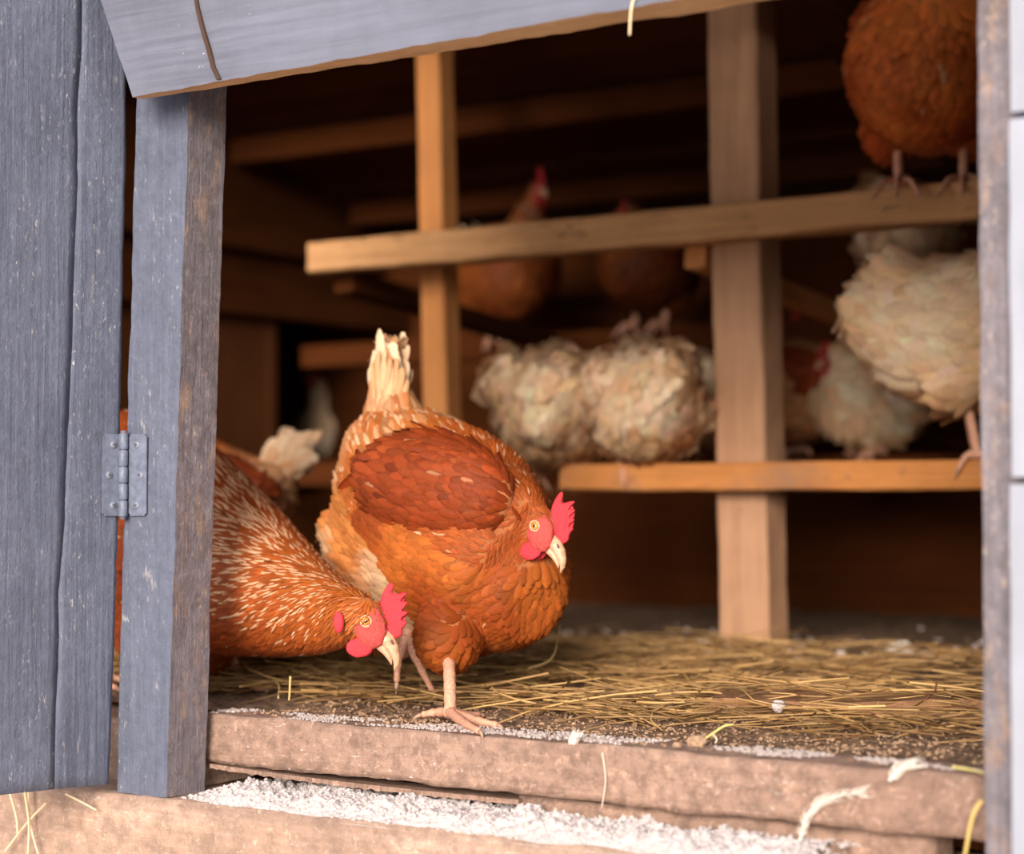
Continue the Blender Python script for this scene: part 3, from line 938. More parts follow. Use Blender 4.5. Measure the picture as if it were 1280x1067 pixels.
def planks(axis, plane, a0, a1, b0, b1, pw, th, gap=.003, seed=0):
    """wall of planks running along a (x or y) and stacked along z; one mesh"""
    rnd = random.Random(seed)
    V, F = [], []
    b = b0
    while b < b1 - .005:
        e = min(b + pw, b1)
        o = rnd.uniform(-.003, .003)
        if axis == 'x': c = [(a0, plane + o, b), (a1, plane + o, b), (a1, plane + o + th, b), (a0, plane + o + th, b)]
        else: c = [(plane + o, a0, b), (plane + o, a1, b), (plane + o + th, a1, b), (plane + o + th, a0, b)]
        lo = [Vector(p) for p in c]; hi = [Vector((p[0], p[1], e - gap)) for p in c]
        k = len(V); V += lo + hi
        F += [(k, k + 3, k + 2, k + 1), (k + 4, k + 5, k + 6, k + 7), (k, k + 1, k + 5, k + 4), (k + 1, k + 2, k + 6, k + 5), (k + 2, k + 3, k + 7, k + 6), (k + 3, k, k + 4, k + 7)]
        b = e
    return mk(V, F)
struct('wall_back', planks('x', 3.10, -2.4, .35, -.02, .80, .135, .02, gap=.0, seed=1), M['wall_x'])
struct('wall_right', planks('y', .30, 1.25, 3.12, -.35, 1.15, .14, .02, gap=0, seed=2), M['wall_y'])
# side wall with the dark doorway of the nest box
LX = -2.36
struct('wall_left_upper', planks('y', LX - .02, 1.75, 3.12, .515, 1.1, .13, .02, gap=0, seed=3), M['wall_y'])
struct('wall_left_lower', planks('y', LX - .02, 1.75, 3.12, -.02, .20, .11, .02, gap=0, seed=4), M['wall_y'])
struct('wall_left_front', planks('y', LX - .02, 1.75, 2.73, .20, .515, .105, .02, gap=0, seed=5), M['wall_z'])
struct('wall_left_back', box(LX - .022, LX, 3.085, 3.12, .20, .515, seg=4, rows=2), M['wall_z'])
struct('trim_1', box(LX, LX + .035, 1.9, 3.1, .515, .555, seg=10, rows=2), M['wall_y'])
struct('trim_2', box(LX, LX + .03, 1.9, 3.1, .63, .675, seg=10, rows=2), M['wall_y'])
struct('trim_3', box(LX - .03, LX + .006, 2.715, 2.735, .20, .515, seg=3, rows=3), M['wall_z'])
# nest box behind the doorway
nb = []
for (x0, x1, y0, y1, z0, z1) in ((-3.0, LX - .02, 2.62, 3.2, .18, .20), (-3.0, LX - .02, 2.62, 2.64, .2, .6), (-3.0, LX - .02, 3.18, 3.2, .2, .6), (-3.0, -2.98, 2.62, 3.2, .2, .6), (-3.0, LX - .02, 2.62, 3.2, .6, .62)):
    me = box(x0, x1, y0, y1, z0, z1, seg=3, rows=2)
    k = len(nb)
    nb.append(([v.co.copy() for v in me.vertices], [tuple(p.vertices) for p in me.polygons]))
struct('wall_recess', mk(*join(nb)), M['wall_x'])
# roof: planks that run along the front, falling towards the back, one mesh per colour
def zr(y): return 1.12 - (y - 1.3) * .225
V1, V2 = [], []
yy = 1.28; i = 0
while yy < 3.2:
    wd_ = (.15, .11, .13, .09)[i % 4]
    zo = -.006 if i % 2 else .004
    me = hexa([(-2.5, yy, zr(yy) + zo), (.35, yy, zr(yy) + zo), (.35, yy, zr(yy) + zo + .02), (-2.5, yy, zr(yy) + zo + .02),
               (-2.5, yy + wd_ - .004, zr(yy + wd_) + zo), (.35, yy + wd_ - .004, zr(yy + wd_) + zo), (.35, yy + wd_ - .004, zr(yy + wd_) + zo + .02), (-2.5, yy + wd_ - .004, zr(yy + wd_) + zo + .02)], seg=16, rows=2, jit=.002, seed=i)
    (V2 if i % 3 == 2 else V1).append(([v.co.copy() for v in me.vertices], [tuple(p.vertices) for p in me.polygons]))
    yy += wd_; i += 1
struct('ceiling', mk(*join(V1)), M['wall_x'])
struct('ceiling_grey_boards', mk(*join(V2)), M['roof_grey'])
struct('roof_cover', hexa([(-2.6, 1.1, zr(1.1) + .03), (.45, 1.1, zr(1.1) + .03), (.45, 1.1, zr(1.1) + .05), (-2.6, 1.1, zr(1.1) + .05), (-2.6, 3.3, zr(3.3) + .03), (.45, 3.3, zr(3.3) + .03), (.45, 3.3, zr(3.3) + .05), (-2.6, 3.3, zr(3.3) + .05)], seg=6, rows=2), M['roof_grey'])
for n_, (y_, h_) in enumerate(((1.75, .045), (2.2, .04), (2.62, .045), (2.95, .04))):
    struct('trim_%d' % (4 + n_), beam((-2.34, y_, zr(y_) - h_ / 2 - .004), (.3, y_, zr(y_) - h_ / 2 - .004), .05, h_, seed=n_), M['wall_x'])
struct('trim_8', beam((-1.06, 1.34, zr(1.34) - .085), (-1.06, 3.08, zr(3.08) - .085), .06, .08, seed=9), M['wall_y'])
# front wall pieces, and added backing against light leaks
struct('wall_back_light_stop', box(-2.6, .45, 3.135, 3.15, -.36, .95, seg=4, rows=2), M['wall_x'])  # unseen sheet added behind the planks to stop light leaking through
struct('wall_left_outer', box(-2.42, -2.405, 1.3, 2.60, -.36, 1.2, seg=4, rows=2), M['wall_y'])
struct('wall_foot_light_stop', box(-2.5, .32, 1.425, 1.445, -.36, -.012, seg=10), M['wall_x'])  # added board that shuts out the brightness from beneath the floor
struct('trim_9', box(-2.3, sx0_ - .001, 1.322, 1.40, ZL0 + .002, -.008, seg=30, rows=3, jit=.002), M['ledge'])
struct('wall_front_upper', box(-1.30, .32, 1.30, 1.325, .60, 1.05, seg=10), M['paint_x'])  # unseen wall added above the header to keep stray light out
struct('wall_front_right', box(-.455, .32, 1.30, 1.325, -.36, .62, seg=10), M['paint_z'])
struct('wall_front_left', box(-2.5, -1.95, 1.30, 1.325, -.36, 1.0, seg=10), M['paint_z'])
struct('wall_front_base', box(-2.5, .32, 1.30, 1.36, -.36, -.19, seg=10), M['ledge'])

# ------------------------------------------------------------------ timbers of the opening
ZL = -.066
P_ = aty(222, 900, 1.27)
xl, xr = aty(166, 500, 1.27).x, aty(222, 500, 1.27).x
a = aty(171, 125, 1.27); b = aty(236, 120, 1.27); c_ = aty(208, 990, 1.27); e_ = aty(146, 980, 1.27)
zt = .60
def ext(p, q, z): return p + (q - p) * ((z - p.z) / (q.z - p.z))
tl_, tr_ = ext(e_, a, zt), ext(c_, b, zt)
bl_, br_ = ext(e_, a, ZL), ext(c_, b, ZL)
dep = .048
post = hexa([bl_, br_, tr_, tl_, bl_ + Vector((0, dep, 0)), br_ + Vector((0, dep, 0)), tr_ + Vector((0, dep, 0)), tl_ + Vector((0, dep, 0))], seg=8, rows=70, jit=.0011, seed=2)
o = link('wooden_post', post, [M['paint_z'], M['paint_worn']])
for pl in o.data.polygons:
    if pl.normal.x > .6: pl.material_index = 1
tag(o, 'blue-grey painted post left of the opening, bare wood showing on its inner face', 'post')
# right jamb with the pale boards nailed in front
jx = aty(1228, 500, 1.27).x
rp = box(jx, jx + .045, 1.268, 1.315, ZL - .02, 1.0, seg=6, rows=70, jit=.0011, seed=5)
o = link('wooden_post', rp, M['paint_worn'])
tag(o, 'weathered grey post at the right edge of the opening', 'post')
bx = aty(1268, 500, 1.245).x
for k_, (z0, z1, l_) in enumerate(((.44, .95, 'pale blue board nailed on the right post, top one at the picture corner'), (.205, .435, 'pale blue board on the right post, middle of the stacked boards'), (-.12, .20, 'pale blue board on the right post, lowest of the stacked boards'))):
    o = link('cladding_board', box(bx, .30, 1.243 - .004 * k_, 1.266, z0, z1, seg=8, rows=8, seed=k_), M['white_wood'])
    tag(o, l_, 'board', 'pale boards on the right post')

# sill
sx0 = aty(252, 900, 1.33).x
sill = hexa([(sx0, 1.33, -.042), (jx + .002, 1.318, -.043), (jx + .002, 1.318, .002), (sx0, 1.33, .0), (sx0, 1.376, -.042), (jx + .002, 1.376, -.042), (jx + .002, 1.376, .002), (sx0, 1.376, 0)], seg=150, rows=7, jit=.0022, seed=4)
tag(link('sill_beam', sill, M['sill'], None, True), 'rough brown sill beam across the bottom of the opening, frosted on top', 'beam')
bx0, bx1 = aty(648, 1000, 1.336).x, aty(1162, 1050, 1.33).x
tag(link('support_block', box(bx0, bx1, 1.336, 1.376, -.105, -.046, seg=60, rows=6, jit=.0016, seed=8), M['sill'], None, True), 'brown wooden block wedged under the right half of the sill', 'block')
def rough_lath():
    p0, p1 = aty(262, 957, 1.326), aty(648, 1002, 1.330)
    vs, fs = [], []
    n = 120
    for i in range(n + 1):
        f = i / n; q = p0.lerp(p1, f); q.z -= .002 * math.sin(f * math.pi)
        j = noise.noise(Vector((f * 60, 0, 3))) * .0022 + noise.noise(Vector((f * 160, 0, 3))) * .0018
        k = noise.noise(Vector((f * 50, 7, 3))) * .0015
        for (dy, dz) in ((j, .0018), (j, -.0022 + k), (.03, -.0025), (.03, .0018)):
            vs.append(q + Vector((0, dy, dz)))
    for i in range(n):
        for j in range(4): fs.append((i * 4 + j, i * 4 + (j + 1) % 4, i * 4 + 4 + (j + 1) % 4, i * 4 + 4 + j))
    fs += [(0, 1, 2, 3), tuple(n * 4 + j for j in (3, 2, 1, 0))]
    me = mk(vs, fs); bm = bmesh.new(); bm.from_mesh(me)
    return bm2me(bm)
tag(link('splintered_lath', rough_lath(), M['sill']), 'thin splintered lath sagging below the left half of the sill', 'lath')
ledge = hexa([(-2.2, 1.262, -.20), (.4, 1.262, -.20), (.4, 1.262, ZL), (-2.2, 1.262, ZL), (-2.2, 1.42, -.20), (.4, 1.42, -.20), (.4, 1.42, ZL), (-2.2, 1.42, ZL)], seg=220, rows=8, jit=.0018, seed=14)
tag(link('base_beam', ledge, M['ledge'], None, True), 'pinkish-brown base beam along the ground, carrying the left post', 'beam')

# header board with a slanted end
hp = [aty(165, 122, 1.222), aty(1240, -96, 1.222), aty(1240, -330, 1.222), aty(116, -27, 1.222)]
hp[1].z = hp[0].z + .014; hp[2].z = hp[3].z
def off(p, d, dz=0): return p + Vector((0, d, dz))
hb = hexa([hp[0], hp[1], hp[2], hp[3], off(hp[0], .014, .001), off(hp[1], .052), off(hp[2], .052), off(hp[3], .045)], seg=120, rows=8, jit=.0014, seed=6)
o = link('header_board', hb, [M['paint_x'], M['raw_x']])
for pl in o.data.polygons:
    if pl.normal.z < -.5: pl.material_index = 1
tag(o, 'wide blue-grey header board above the opening with a raw orange underside', 'board')
jv = []
for (px, py) in ((243, -10), (246, 10), (252, 35), (260, 62), (266, 84), (273, 99)):
    jv.append(aty(px, py, 1.2198))
vs, fs = [], []
for i, p in enumerate(jv):
    w_ = .0016 + .0008 * (i / 5)
    for (dx, dy) in ((-w_, 0), (w_, 0), (w_ * .7, .006), (-w_ * .7, .006)): vs.append(p + Vector((dx, dy, 0)))
for i in range(len(jv) - 1):
    for j in range(4): fs.append((i * 4 + j, i * 4 + (j + 1) % 4, i * 4 + 4 + (j + 1) % 4, i * 4 + 4 + j))
fs += [(0, 1, 2, 3), (20, 23, 22, 21)]
link('open_joint', mk(vs, fs), M['crack'], o)

# ------------------------------------------------------------------ plank door standing open at the left, with its hinge
hz0 = aty(154, 590, 1.27)
hinge_x = hz0.x - .002
dd = Vector((-.2215, -.975, 0))                      # from the hinge towards the viewer
dn = Vector((.975, -.2215, 0))                       # the face seen through the opening
dp0 = Vector((aty(157, 500, 1.268).x, 1.268, 0))
def dpt(px, py): return onplane(px, py, dp0, dn)
edge = [(160, -60), (159, 60), (158, 120), (158, 200), (155, 330), (152, 480), (149, 620), (145, 760), (141, 880), (137, 980)]
crack = [(104, -60), (103, 60), (98, 130), (98, 225), (94, 330), (92, 420), (87, 520), (83, 600), (81, 660), (74, 740), (75, 800), (71, 880), (69, 986)]
left = [(-60, -60), (-60, 200), (-60, 500), (-60, 800), (-60, 1000)]
def strip(A, B, n=60, m=14, seed=0, gapA=0., gapB=0.):
    """a plank between two edge lines given top to bottom"""
    def samp(Q):
        Q = [dpt(*q) for q in Q]
        out = []
        for i in range(n + 1):
            f = i / n * (len(Q) - 1); k = min(int(f), len(Q) - 2)
            out.append(Q[k].lerp(Q[k + 1], f - k))
        return out
    a, b = samp(A), samp(B)
    th = dn * -.022
    bm = bmesh.new()
    fr, bk = [], []
    for i in range(n + 1):
        ra, rb = [], []
        for j in range(m + 1):
            p = (a[i] + dd * -gapA).lerp(b[i] + dd * gapB, j / m)
            q = p * 30 + Vector((seed, 0, 0))
            r = noise.noise(q) * .0006 + noise.noise(Vector((p.x * 160, p.y * 160, p.z * 8))) * .0007
            if j in (0, m): r -= .0012
            ra.append(bm.verts.new(p + dn * r + (dd * noise.noise(Vector((p.z * 55, j, seed))) * .0012 if j in (0, m) else Vector())))
            rb.append(bm.verts.new(p + th))
        fr.append(ra); bk.append(rb)
    for i in range(n):
        for j in range(m):
            bm.faces.new((fr[i][j], fr[i][j + 1], fr[i + 1][j + 1], fr[i + 1][j]))
            bm.faces.new((bk[i][j], bk[i + 1][j], bk[i + 1][j + 1], bk[i][j + 1]))
        bm.faces.new((fr[i][0], fr[i + 1][0], bk[i + 1][0], bk[i][0])); bm.faces.new((fr[i][m], bk[i][m], bk[i + 1][m], fr[i + 1][m]))
    for j in range(m):
        bm.faces.new((fr[0][j], bk[0][j], bk[0][j + 1], fr[0][j + 1])); bm.faces.new((fr[n][j], fr[n][j + 1], bk[n][j + 1], bk[n][j]))
    return bm2me(bm)
door = empty('plank_door', dpt(140, 978), 'blue-grey plank door standing open at the left, flecked white and cracked down its length', 'door')
crk2 = [(x, y) for x, y in crack]
link('plank', strip(left, crk2, seed=1, gapB=.0005), M['paint_z'], door, True)
link('plank', strip(crk2, edge, seed=2, gapA=.0002), M['paint_z'], door, True)
q = [dpt(104, -60) , dpt(66, 984)]
bkb = hexa([dpt(-50, 60) - dn * .0225, dpt(120, 60) - dn * .0225, dpt(120, -50) - dn * .0225, dpt(-50, -50) - dn * .0225,
            dpt(-50, 60) - dn * .045, dpt(120, 60) - dn * .045, dpt(120, -50) - dn * .045, dpt(-50, -50) - dn * .045], seg=6, rows=3)
link('cross_batten', bkb, M['paint_x'], door)
bkb = hexa([dpt(-50, 900) - dn * .0225, dpt(120, 885) - dn * .0225, dpt(120, 820) - dn * .0225, dpt(-50, 830) - dn * .0225,
            dpt(-50, 900) - dn * .040, dpt(120, 885) - dn * .040, dpt(120, 820) - dn * .040, dpt(-50, 830) - dn * .040], seg=6, rows=3)
link('cross_batten', bkb, M['paint_x'], door)
# hinge
zh0, zh1 = aty(154, 646, 1.262).z, aty(154, 541, 1.262).z
hx = aty(154, 595, 1.262); hx.z = 0
hinge = empty('butt_hinge', (hx.x, hx.y, zh0), 'painted steel butt hinge with six screws joining the plank door and the left post', 'hinge')
brl = []
for k in range(5):
    z0 = zh0 + (zh1 - zh0) * k / 5 + .0004; z1 = zh0 + (zh1 - zh0) * (k + 1) / 5 - .0004
    brl.append(tube([(hx.x, hx.y, z0), (hx.x, hx.y, z0 + .0006), (hx.x, hx.y, z1 - .0006), (hx.x, hx.y, z1)], [.0034, .0040, .0040, .0034], 16))
brl.append(tube([(hx.x, hx.y, zh0 - .002), (hx.x, hx.y, zh1 + .002)], .0026, 12))
link('knuckle', mk(*join(brl)), M['hinge'], hinge, True)
def leaf(org, along, nrm, L, z0, z1, t=.0014):
    c = [org + along * .002, org + along * L]
    vs = []
    for off_ in (0, t):
        for (p, z) in ((c[0], z0), (c[1], z0), (c[1], z1), (c[0], z1)):
            vs.append(Vector((p.x, p.y, z)) + nrm * off_)
    me = mk(vs, [(0, 3, 2, 1), (4, 5, 6, 7), (0, 1, 5, 4), (1, 2, 6, 5), (2, 3, 7, 6), (3, 0, 4, 7)])
    bm = bmesh.new(); bm.from_mesh(me)
    bmesh.ops.bevel(bm, geom=[e for e in bm.edges if abs((e.verts[0].co - e.verts[1].co).dot(nrm)) > t * .9], offset=.002, segments=3, affect='EDGES')
    return bm2me(bm)
pf = Vector((hx.x, 1.2695, 0)); Lp = aty(186, 595, 1.27).x - hx.x
dleaf = dpt(125, 595); Ld = (Vector((dleaf.x, dleaf.y, 0)) - Vector((hx.x, hx.y, 0))).length
for (org, al, nr, L, ) in ((pf + Vector((0, -.0015, 0)), Vector((1, 0, 0)), Vector((0, -1, 0)), Lp), (Vector((dpt(153, 595).x, dpt(153, 595).y, 0)) + dn * .0008, dd, dn, Ld)):
    lf = link('hinge_leaf', leaf(org, al, nr, L, zh0 + .001, zh1 - .001), M['hinge'], hinge)
    for (fu, fz_) in ((.50, .86), (.70, .5), (.50, .14)):
        pos = org + al * (L * fu) + nr * .0014; pos = Vector((pos.x, pos.y, zh0 + (zh1 - zh0) * fz_))
        V = [ellipsoid(pos, al * .0034, Vector((0, 0, .0034)), nr * .0016, 18, 8)]
        sc_ = link('screw', mk(*join(V)), [M['screw'], M['slot']], lf, True)
        an = random.Random(fu * 9 + fz_ * 5 + L * 77).uniform(0, 1.5)
        V = []
        for q_ in (an, an + math.pi / 2):
            dr = al * math.cos(q_) + Vector((0, 0, math.sin(q_)))
            V.append(tube([pos + nr * .00155 - dr * .0017, pos + nr * .00155 + dr * .0017], .00032, 6))
        bm = bmesh.new(); bm.from_mesh(sc_.data)
        base_ = Vector(hinge.location)
        for vs, fs in V:
            bv = [bm.verts.new(v - base_) for v in vs]
            for f_ in fs: bm.faces.new([bv[i] for i in f_]).material_index = 1
        bm.to_mesh(sc_.data); bm.free()

# ------------------------------------------------------------------ posts and perches inside
YP = 2.20
x0, x1 = aty(882, 600, YP).x, aty(947, 600, YP).x
mx_ = (x0 + x1) / 2
tilt = aty(913, 30, YP).x - aty(929, 800, YP).x
c0, c1 = aty(929, 812, YP), aty(913, 30, YP)
c0.z = -.005; c1 = c0 + (c1 - c0) * ((zr(YP) - .004 - c0.z) / (c1.z - c0.z))
o = link('interior_post', beam(c0 + Vector((0, .03, 0)), c1 + Vector((0, .03, 0)), .068, .058, up=Vector((0, 1, 0)), side=Vector((1, 0, 0)), seg=60, jit=.002, seed=3), M['post'])
tag(o, 'thick pale post standing in the litter, carrying both perches', 'post')
c0, c1 = aty(544, 600, 2.24), aty(533, 75, 2.24)
bt = Vector((c0.x, c0.y, 0)); c0 = c0 + (c1 - c0) * ((-.005 - c0.z) / (c1.z - c0.z)); c1 = c0 + (c1 - c0) * ((zr(2.24) - .004 - c0.z) / (c1.z - c0.z))
o = link('interior_post', beam(c0 + Vector((0, .02, 0)), c1 + Vector((0, .02, 0)), .040, .040, up=Vector((0, 1, 0)), side=Vector((1, 0, 0)), seg=50, jit=.0012, seed=7), M['post_o'])
tag(o, 'slim orange post behind the hen with the raised tail', 'post')
pA, pB = aty(383, 322, 2.152), aty(1227, 248, 2.152)
dirp = (pB - pA)
zt_ = .5 * (pA.z + pB.z); pA.z = pA.z * .5 + zt_ * .5; pB.z = pB.z * .5 + zt_ * .5
dirp = (pB - pA)
pE = pA + dirp * ((.29 - pA.x) / dirp.x)
PZU = lambda x: pA.z + (x - pA.x) / dirp.x * dirp.z
o = link('perch', beam(pA + Vector((0, .023, 0)), pE + Vector((0, .023, 0)), .046, .043, seg=110, jit=.0022, seed=12), M['perch'])
tag(o, 'long upper perch batten, its sawn end free at the left', 'perch', None)
qA, qB = aty(700, 597, 2.155), aty(1227, 587, 2.155)
dq = qB - qA; dq.z = 0; qE = qA + dq * ((.29 - qA.x) / dq.x)
o = link('perch', beam(qA + Vector((0, .022, 0)), qE + Vector((0, .022, 0)), .044, .034, seg=90, jit=.002, seed=13), M['perch_o'])
tag(o, 'lower orange perch batten nailed across the thick post', 'perch')
PZL = qA.z
for (z_, y_, l_) in ((.445, 2.76, 'dark upper perch at the rear of the coop, behind the long front batten'), (.235, 2.64, 'dark low perch at the rear of the coop, behind the thick post')):
    o = link('perch', beam((-2.3, y_, z_), (.29, y_, z_), .045, .04, seg=40, seed=z_ * 30), M['wall_x'])
    tag(o, l_, 'perch')
s0 = aty(400, 350, 2.24)
o = link('perch_bracket', beam(Vector((mx_ - .05, 2.20, PZU(mx_) - .035)), Vector((mx_ - .05, 2.735, .445)), .03, .028, seg=16, seed=20), M['post_o'])
tag(o, 'small cleat running back from the thick post under the upper perch', 'bracket')
o = link('perch_bracket', beam(Vector((pA.x + .03, 2.20, pA.z - .032)), Vector((pA.x + .03, 2.735, .445)), .035, .028, seg=16, seed=21), M['wall_y'])
tag(o, 'batten running back from the free left end of the upper perch', 'bracket')
bA, bB = aty(590, 360, 3.06), aty(900, 450, 3.06)
ddr = bB - bA
o = link('wall_brace', beam(bA - ddr * .8, bB + ddr * 1.2, .03, .06, seg=20, seed=23), M['wall_x'])
tag(o, 'dark diagonal brace across the back wall', 'brace')

# ------------------------------------------------------------------ hens further back
yawc = math.radians(-56)
def onperch(px, Y, z, dx=0): 
    p = aty(px, 500, Y); return (p.x, p.y, z)
local_hen(onperch(1166, 2.180, PZU(-.8) + .022), yawc - .25, 'russet hen standing on the upper perch at the top right, feet gripping the batten', 'bright', seed=31, head_yaw=.9, scale=1.14, density=1.2, lift=.078)
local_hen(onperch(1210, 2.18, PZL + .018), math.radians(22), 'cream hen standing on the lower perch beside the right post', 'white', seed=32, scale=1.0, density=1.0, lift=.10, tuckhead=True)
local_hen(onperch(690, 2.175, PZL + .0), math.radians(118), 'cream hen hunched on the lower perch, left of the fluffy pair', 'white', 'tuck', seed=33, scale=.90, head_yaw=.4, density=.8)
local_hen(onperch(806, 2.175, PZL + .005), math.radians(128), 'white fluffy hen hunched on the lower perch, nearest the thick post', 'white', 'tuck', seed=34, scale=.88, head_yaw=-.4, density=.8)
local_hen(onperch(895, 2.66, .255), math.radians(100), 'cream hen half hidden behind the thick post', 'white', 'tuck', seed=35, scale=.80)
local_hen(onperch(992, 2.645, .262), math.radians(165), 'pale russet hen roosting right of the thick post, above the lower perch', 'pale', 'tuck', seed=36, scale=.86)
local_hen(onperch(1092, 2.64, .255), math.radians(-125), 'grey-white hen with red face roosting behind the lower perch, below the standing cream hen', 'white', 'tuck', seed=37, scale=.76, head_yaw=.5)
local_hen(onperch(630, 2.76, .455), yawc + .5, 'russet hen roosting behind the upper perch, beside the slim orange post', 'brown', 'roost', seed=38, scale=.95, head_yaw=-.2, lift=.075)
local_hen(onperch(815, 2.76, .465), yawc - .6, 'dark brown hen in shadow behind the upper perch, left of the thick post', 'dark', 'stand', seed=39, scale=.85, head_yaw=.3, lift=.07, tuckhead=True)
local_hen(onperch(1135, 2.76, .465), math.radians(100), 'cream hen roosting high at the rear, seen below the upper perch', 'white', 'tuck', seed=40, scale=.85, lift=.09)
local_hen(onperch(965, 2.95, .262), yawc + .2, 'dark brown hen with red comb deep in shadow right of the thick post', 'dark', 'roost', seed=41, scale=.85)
p = at(226, 800, 2.42)
local_hen((p.x, p.y, .003), math.radians(205), 'russet hen with cream tail walking away behind the stooping hen', 'russet', 'floor', seed=42, scale=1.0, density=.9)
p = at(418, 500, 4.12)
local_hen((p.x, p.y, .203), math.radians(-75), 'shadowed pale hen standing in the dark nest doorway', 'white', 'stand', seed=43, scale=.80, lift=.12)

# ------------------------------------------------------------------ litter, straw and snow
rs = np.random.default_rng(7)
def strawmesh(P, yaw, pitch, L, r, bend, col, seg=4):
    n = len(P)
    V = np.zeros((n, seg + 1, 3, 3))
    for i in range(seg + 1):
        t = i / seg - .5
        a = yaw + bend * t
        x = P[:, 0] + np.cos(a) * L * t; y = P[:, 1] + np.sin(a) * L * t
        z = P[:, 2] + np.sin(pitch) * L * t + .06 * L * (.25 - t * t)
        for k in range(3):
            an = 2 * math.pi * k / 3
            V[:, i, k, 0] = x - np.sin(a) * math.cos(an) * r
            V[:, i, k, 1] = y + np.cos(a) * math.cos(an) * r
            V[:, i, k, 2] = z + math.sin(an) * r
    base = (np.arange(n) * (seg + 1) * 3)[:, None, None]
    q = np.array([(i * 3 + k, i * 3 + (k + 1) % 3, i * 3 + 3 + (k + 1) % 3, i * 3 + 3 + k) for i in range(seg) for k in range(3)])[None]
    F = (base + q).reshape(-1, 4)
    me = bpy.data.meshes.new('straw')
    V = V.reshape(-1, 3)
    me.vertices.add(len(V)); me.vertices.foreach_set('co', V.ravel())
    me.loops.add(len(F) * 4); me.loops.foreach_set('vertex_index', F.ravel().astype(np.int32))
    me.polygons.add(len(F)); me.polygons.foreach_set('loop_start', (np.arange(len(F)) * 4).astype(np.int32)); me.polygons.foreach_set('loop_total', np.full(len(F), 4, np.int32))
    me.update(calc_edges=True)
    ca = me.color_attributes.new('Col', 'FLOAT_COLOR', 'POINT')
    ca.data.foreach_set('color', np.repeat(np.concatenate([col, np.ones((n, 1))], 1), (seg + 1) * 3, axis=0).ravel())
    return me
N_ = 9000
X = rs.uniform(-2.1, .0, N_); Y = 1.47 + rs.beta(1.1, 1.9, N_) * .80
dens = np.array([noise.noise(Vector((x * 3.2, y * 5, 1))) for x, y in zip(X, Y)])
kp = (dens > rs.uniform(-.45, .15, N_))
yb_ = 1.504 + (X + .826) * .44
kp &= ~((X > -.85) & (Y > yb_ - .03) & (Y < yb_ + .085) & (rs.random(N_) < .72))
X, Y = X[kp], Y[kp]; n = len(X)
Z = np.array([fh(x, y) for x, y in zip(X, Y)]) + rs.uniform(.002, .016, n)
yw = rs.normal(math.radians(14), .62, n)
rr_ = rs.random((n, 1)) ** 1.3
base_c = np.array((.27, .14, .05)) * (1 - rr_) + np.array((.68, .43, .18)) * rr_
old = (rs.random(n) < .35)[:, None]
base_c = np.where(old, base_c * np.array((.50, .48, .50)), base_c)
base_c = np.clip(base_c, .02, .9)
sm = strawmesh(np.stack([X, Y, Z], 1), yw, rs.normal(0, .11, n), rs.uniform(.03, .17, n), .0004 + .0008 * rs.random(n) ** 1.6, rs.normal(0, .8, n), base_c)
tag(link('straw_litter', sm, M['straw']), 'loose golden straw strewn over the coop floor', 'straw', kind='stuff')

def blobs(pts, sizes, seed, nu=7, nv=5, flat=.7):
    V = []
    for i, (p, s) in enumerate(zip(pts, sizes)):
        vs, fs = ellipsoid(p, Vector((s, 0, 0)), Vector((0, s * .9, 0)), Vector((0, 0, s * flat)), nu, nv)
        V.append(([v + noise.noise_vector(v * 700 + Vector((i, 0, 0))) * s * .55 for v in vs], fs))
    return mk(*join(V))
# crumbs of litter on and behind the sill
pts, sz = [], []
for _ in range(5200):
    x = rs.uniform(-1.2, -.45); y = 1.345 + rs.beta(1, 2) * .28
    if x < -.85 and y < 1.37 and rs.random() < .6: continue
    pts.append(Vector((x, y, (.001 if y < 1.376 else fh(x, y) + .001)))); sz.append(.0004 + .0016 * rs.random() ** 2.2)
tag(link('litter_crumbs', blobs(pts, sz, 1, 5, 4), M['clod']), 'dry brown crumbs scattered behind and on the sill', 'litter', kind='stuff')
pts, sz = [], []
for _ in range(260):
    x = rs.uniform(-1.9, -.5); y = rs.normal(2.28, .14)
    pts.append(Vector((x, y, fh(x, y) + .003))); sz.append(rs.uniform(.001, .006) )
tag(link('pale_droppings', blobs(pts, sz, 3), M['frost']), 'pale crumbs and down flecks lying in the straw', 'litter', kind='stuff')
# frost along the top edge of the sill
pts, sz = [], []
for _ in range(4200):
    x = rs.uniform(sx0, jx); y = 1.331 + rs.beta(1, 1.2) * .044
    if noise.noise(Vector((x * 14, y * 25, 2))) < -.12: continue
    pts.append(Vector((x, y, .0012 + (x - sx0) / (jx - sx0) * .002))); sz.append(.0004 + .0013 * rs.random() ** 2)
tag(link('sill_frost', blobs(pts, sz, 5), M['frost']), 'thin white frost crust along the top edge of the sill', 'frost', kind='stuff')
# snow on the base beam
def snow_h(x, y):
    fx = min(1, max(0, (x + 1.215) / .05)); fy = min(1, max(0, (y - 1.262) / .022))
    v = Vector((x * 60, y * 60, 0))
    bk_ = min(1, max(0, (1.385 - y) / .03))
    h = .008 + .007 * noise.noise(v * .35) + .007 * abs(noise.noise(v)) + .0045 * abs(noise.noise(v * 2.6)) + .002 * noise.noise(v * 6)
    return ZL - .003 + h * fx * fy * (.5 + .5 * bk_) * 1.15
sg = grid(-1.235, -.62, 1.262, 1.395, 420, 92, snow_h)
sn = link('snow', sg, M['snow'], None, True)
tag(sn, 'granular white snow heaped on the base beam below the sill', 'snow', kind='stuff')
pts, sz = [], []
for _ in range(2200):
    x = rs.uniform(-1.22, -.6); y = rs.uniform(1.266, 1.36)
    pts.append(Vector((x, y, snow_h(x, y) + .0006))); sz.append(rs.uniform(.0006, .0022))
bm = bmesh.new(); bm.from_mesh(sn.data)
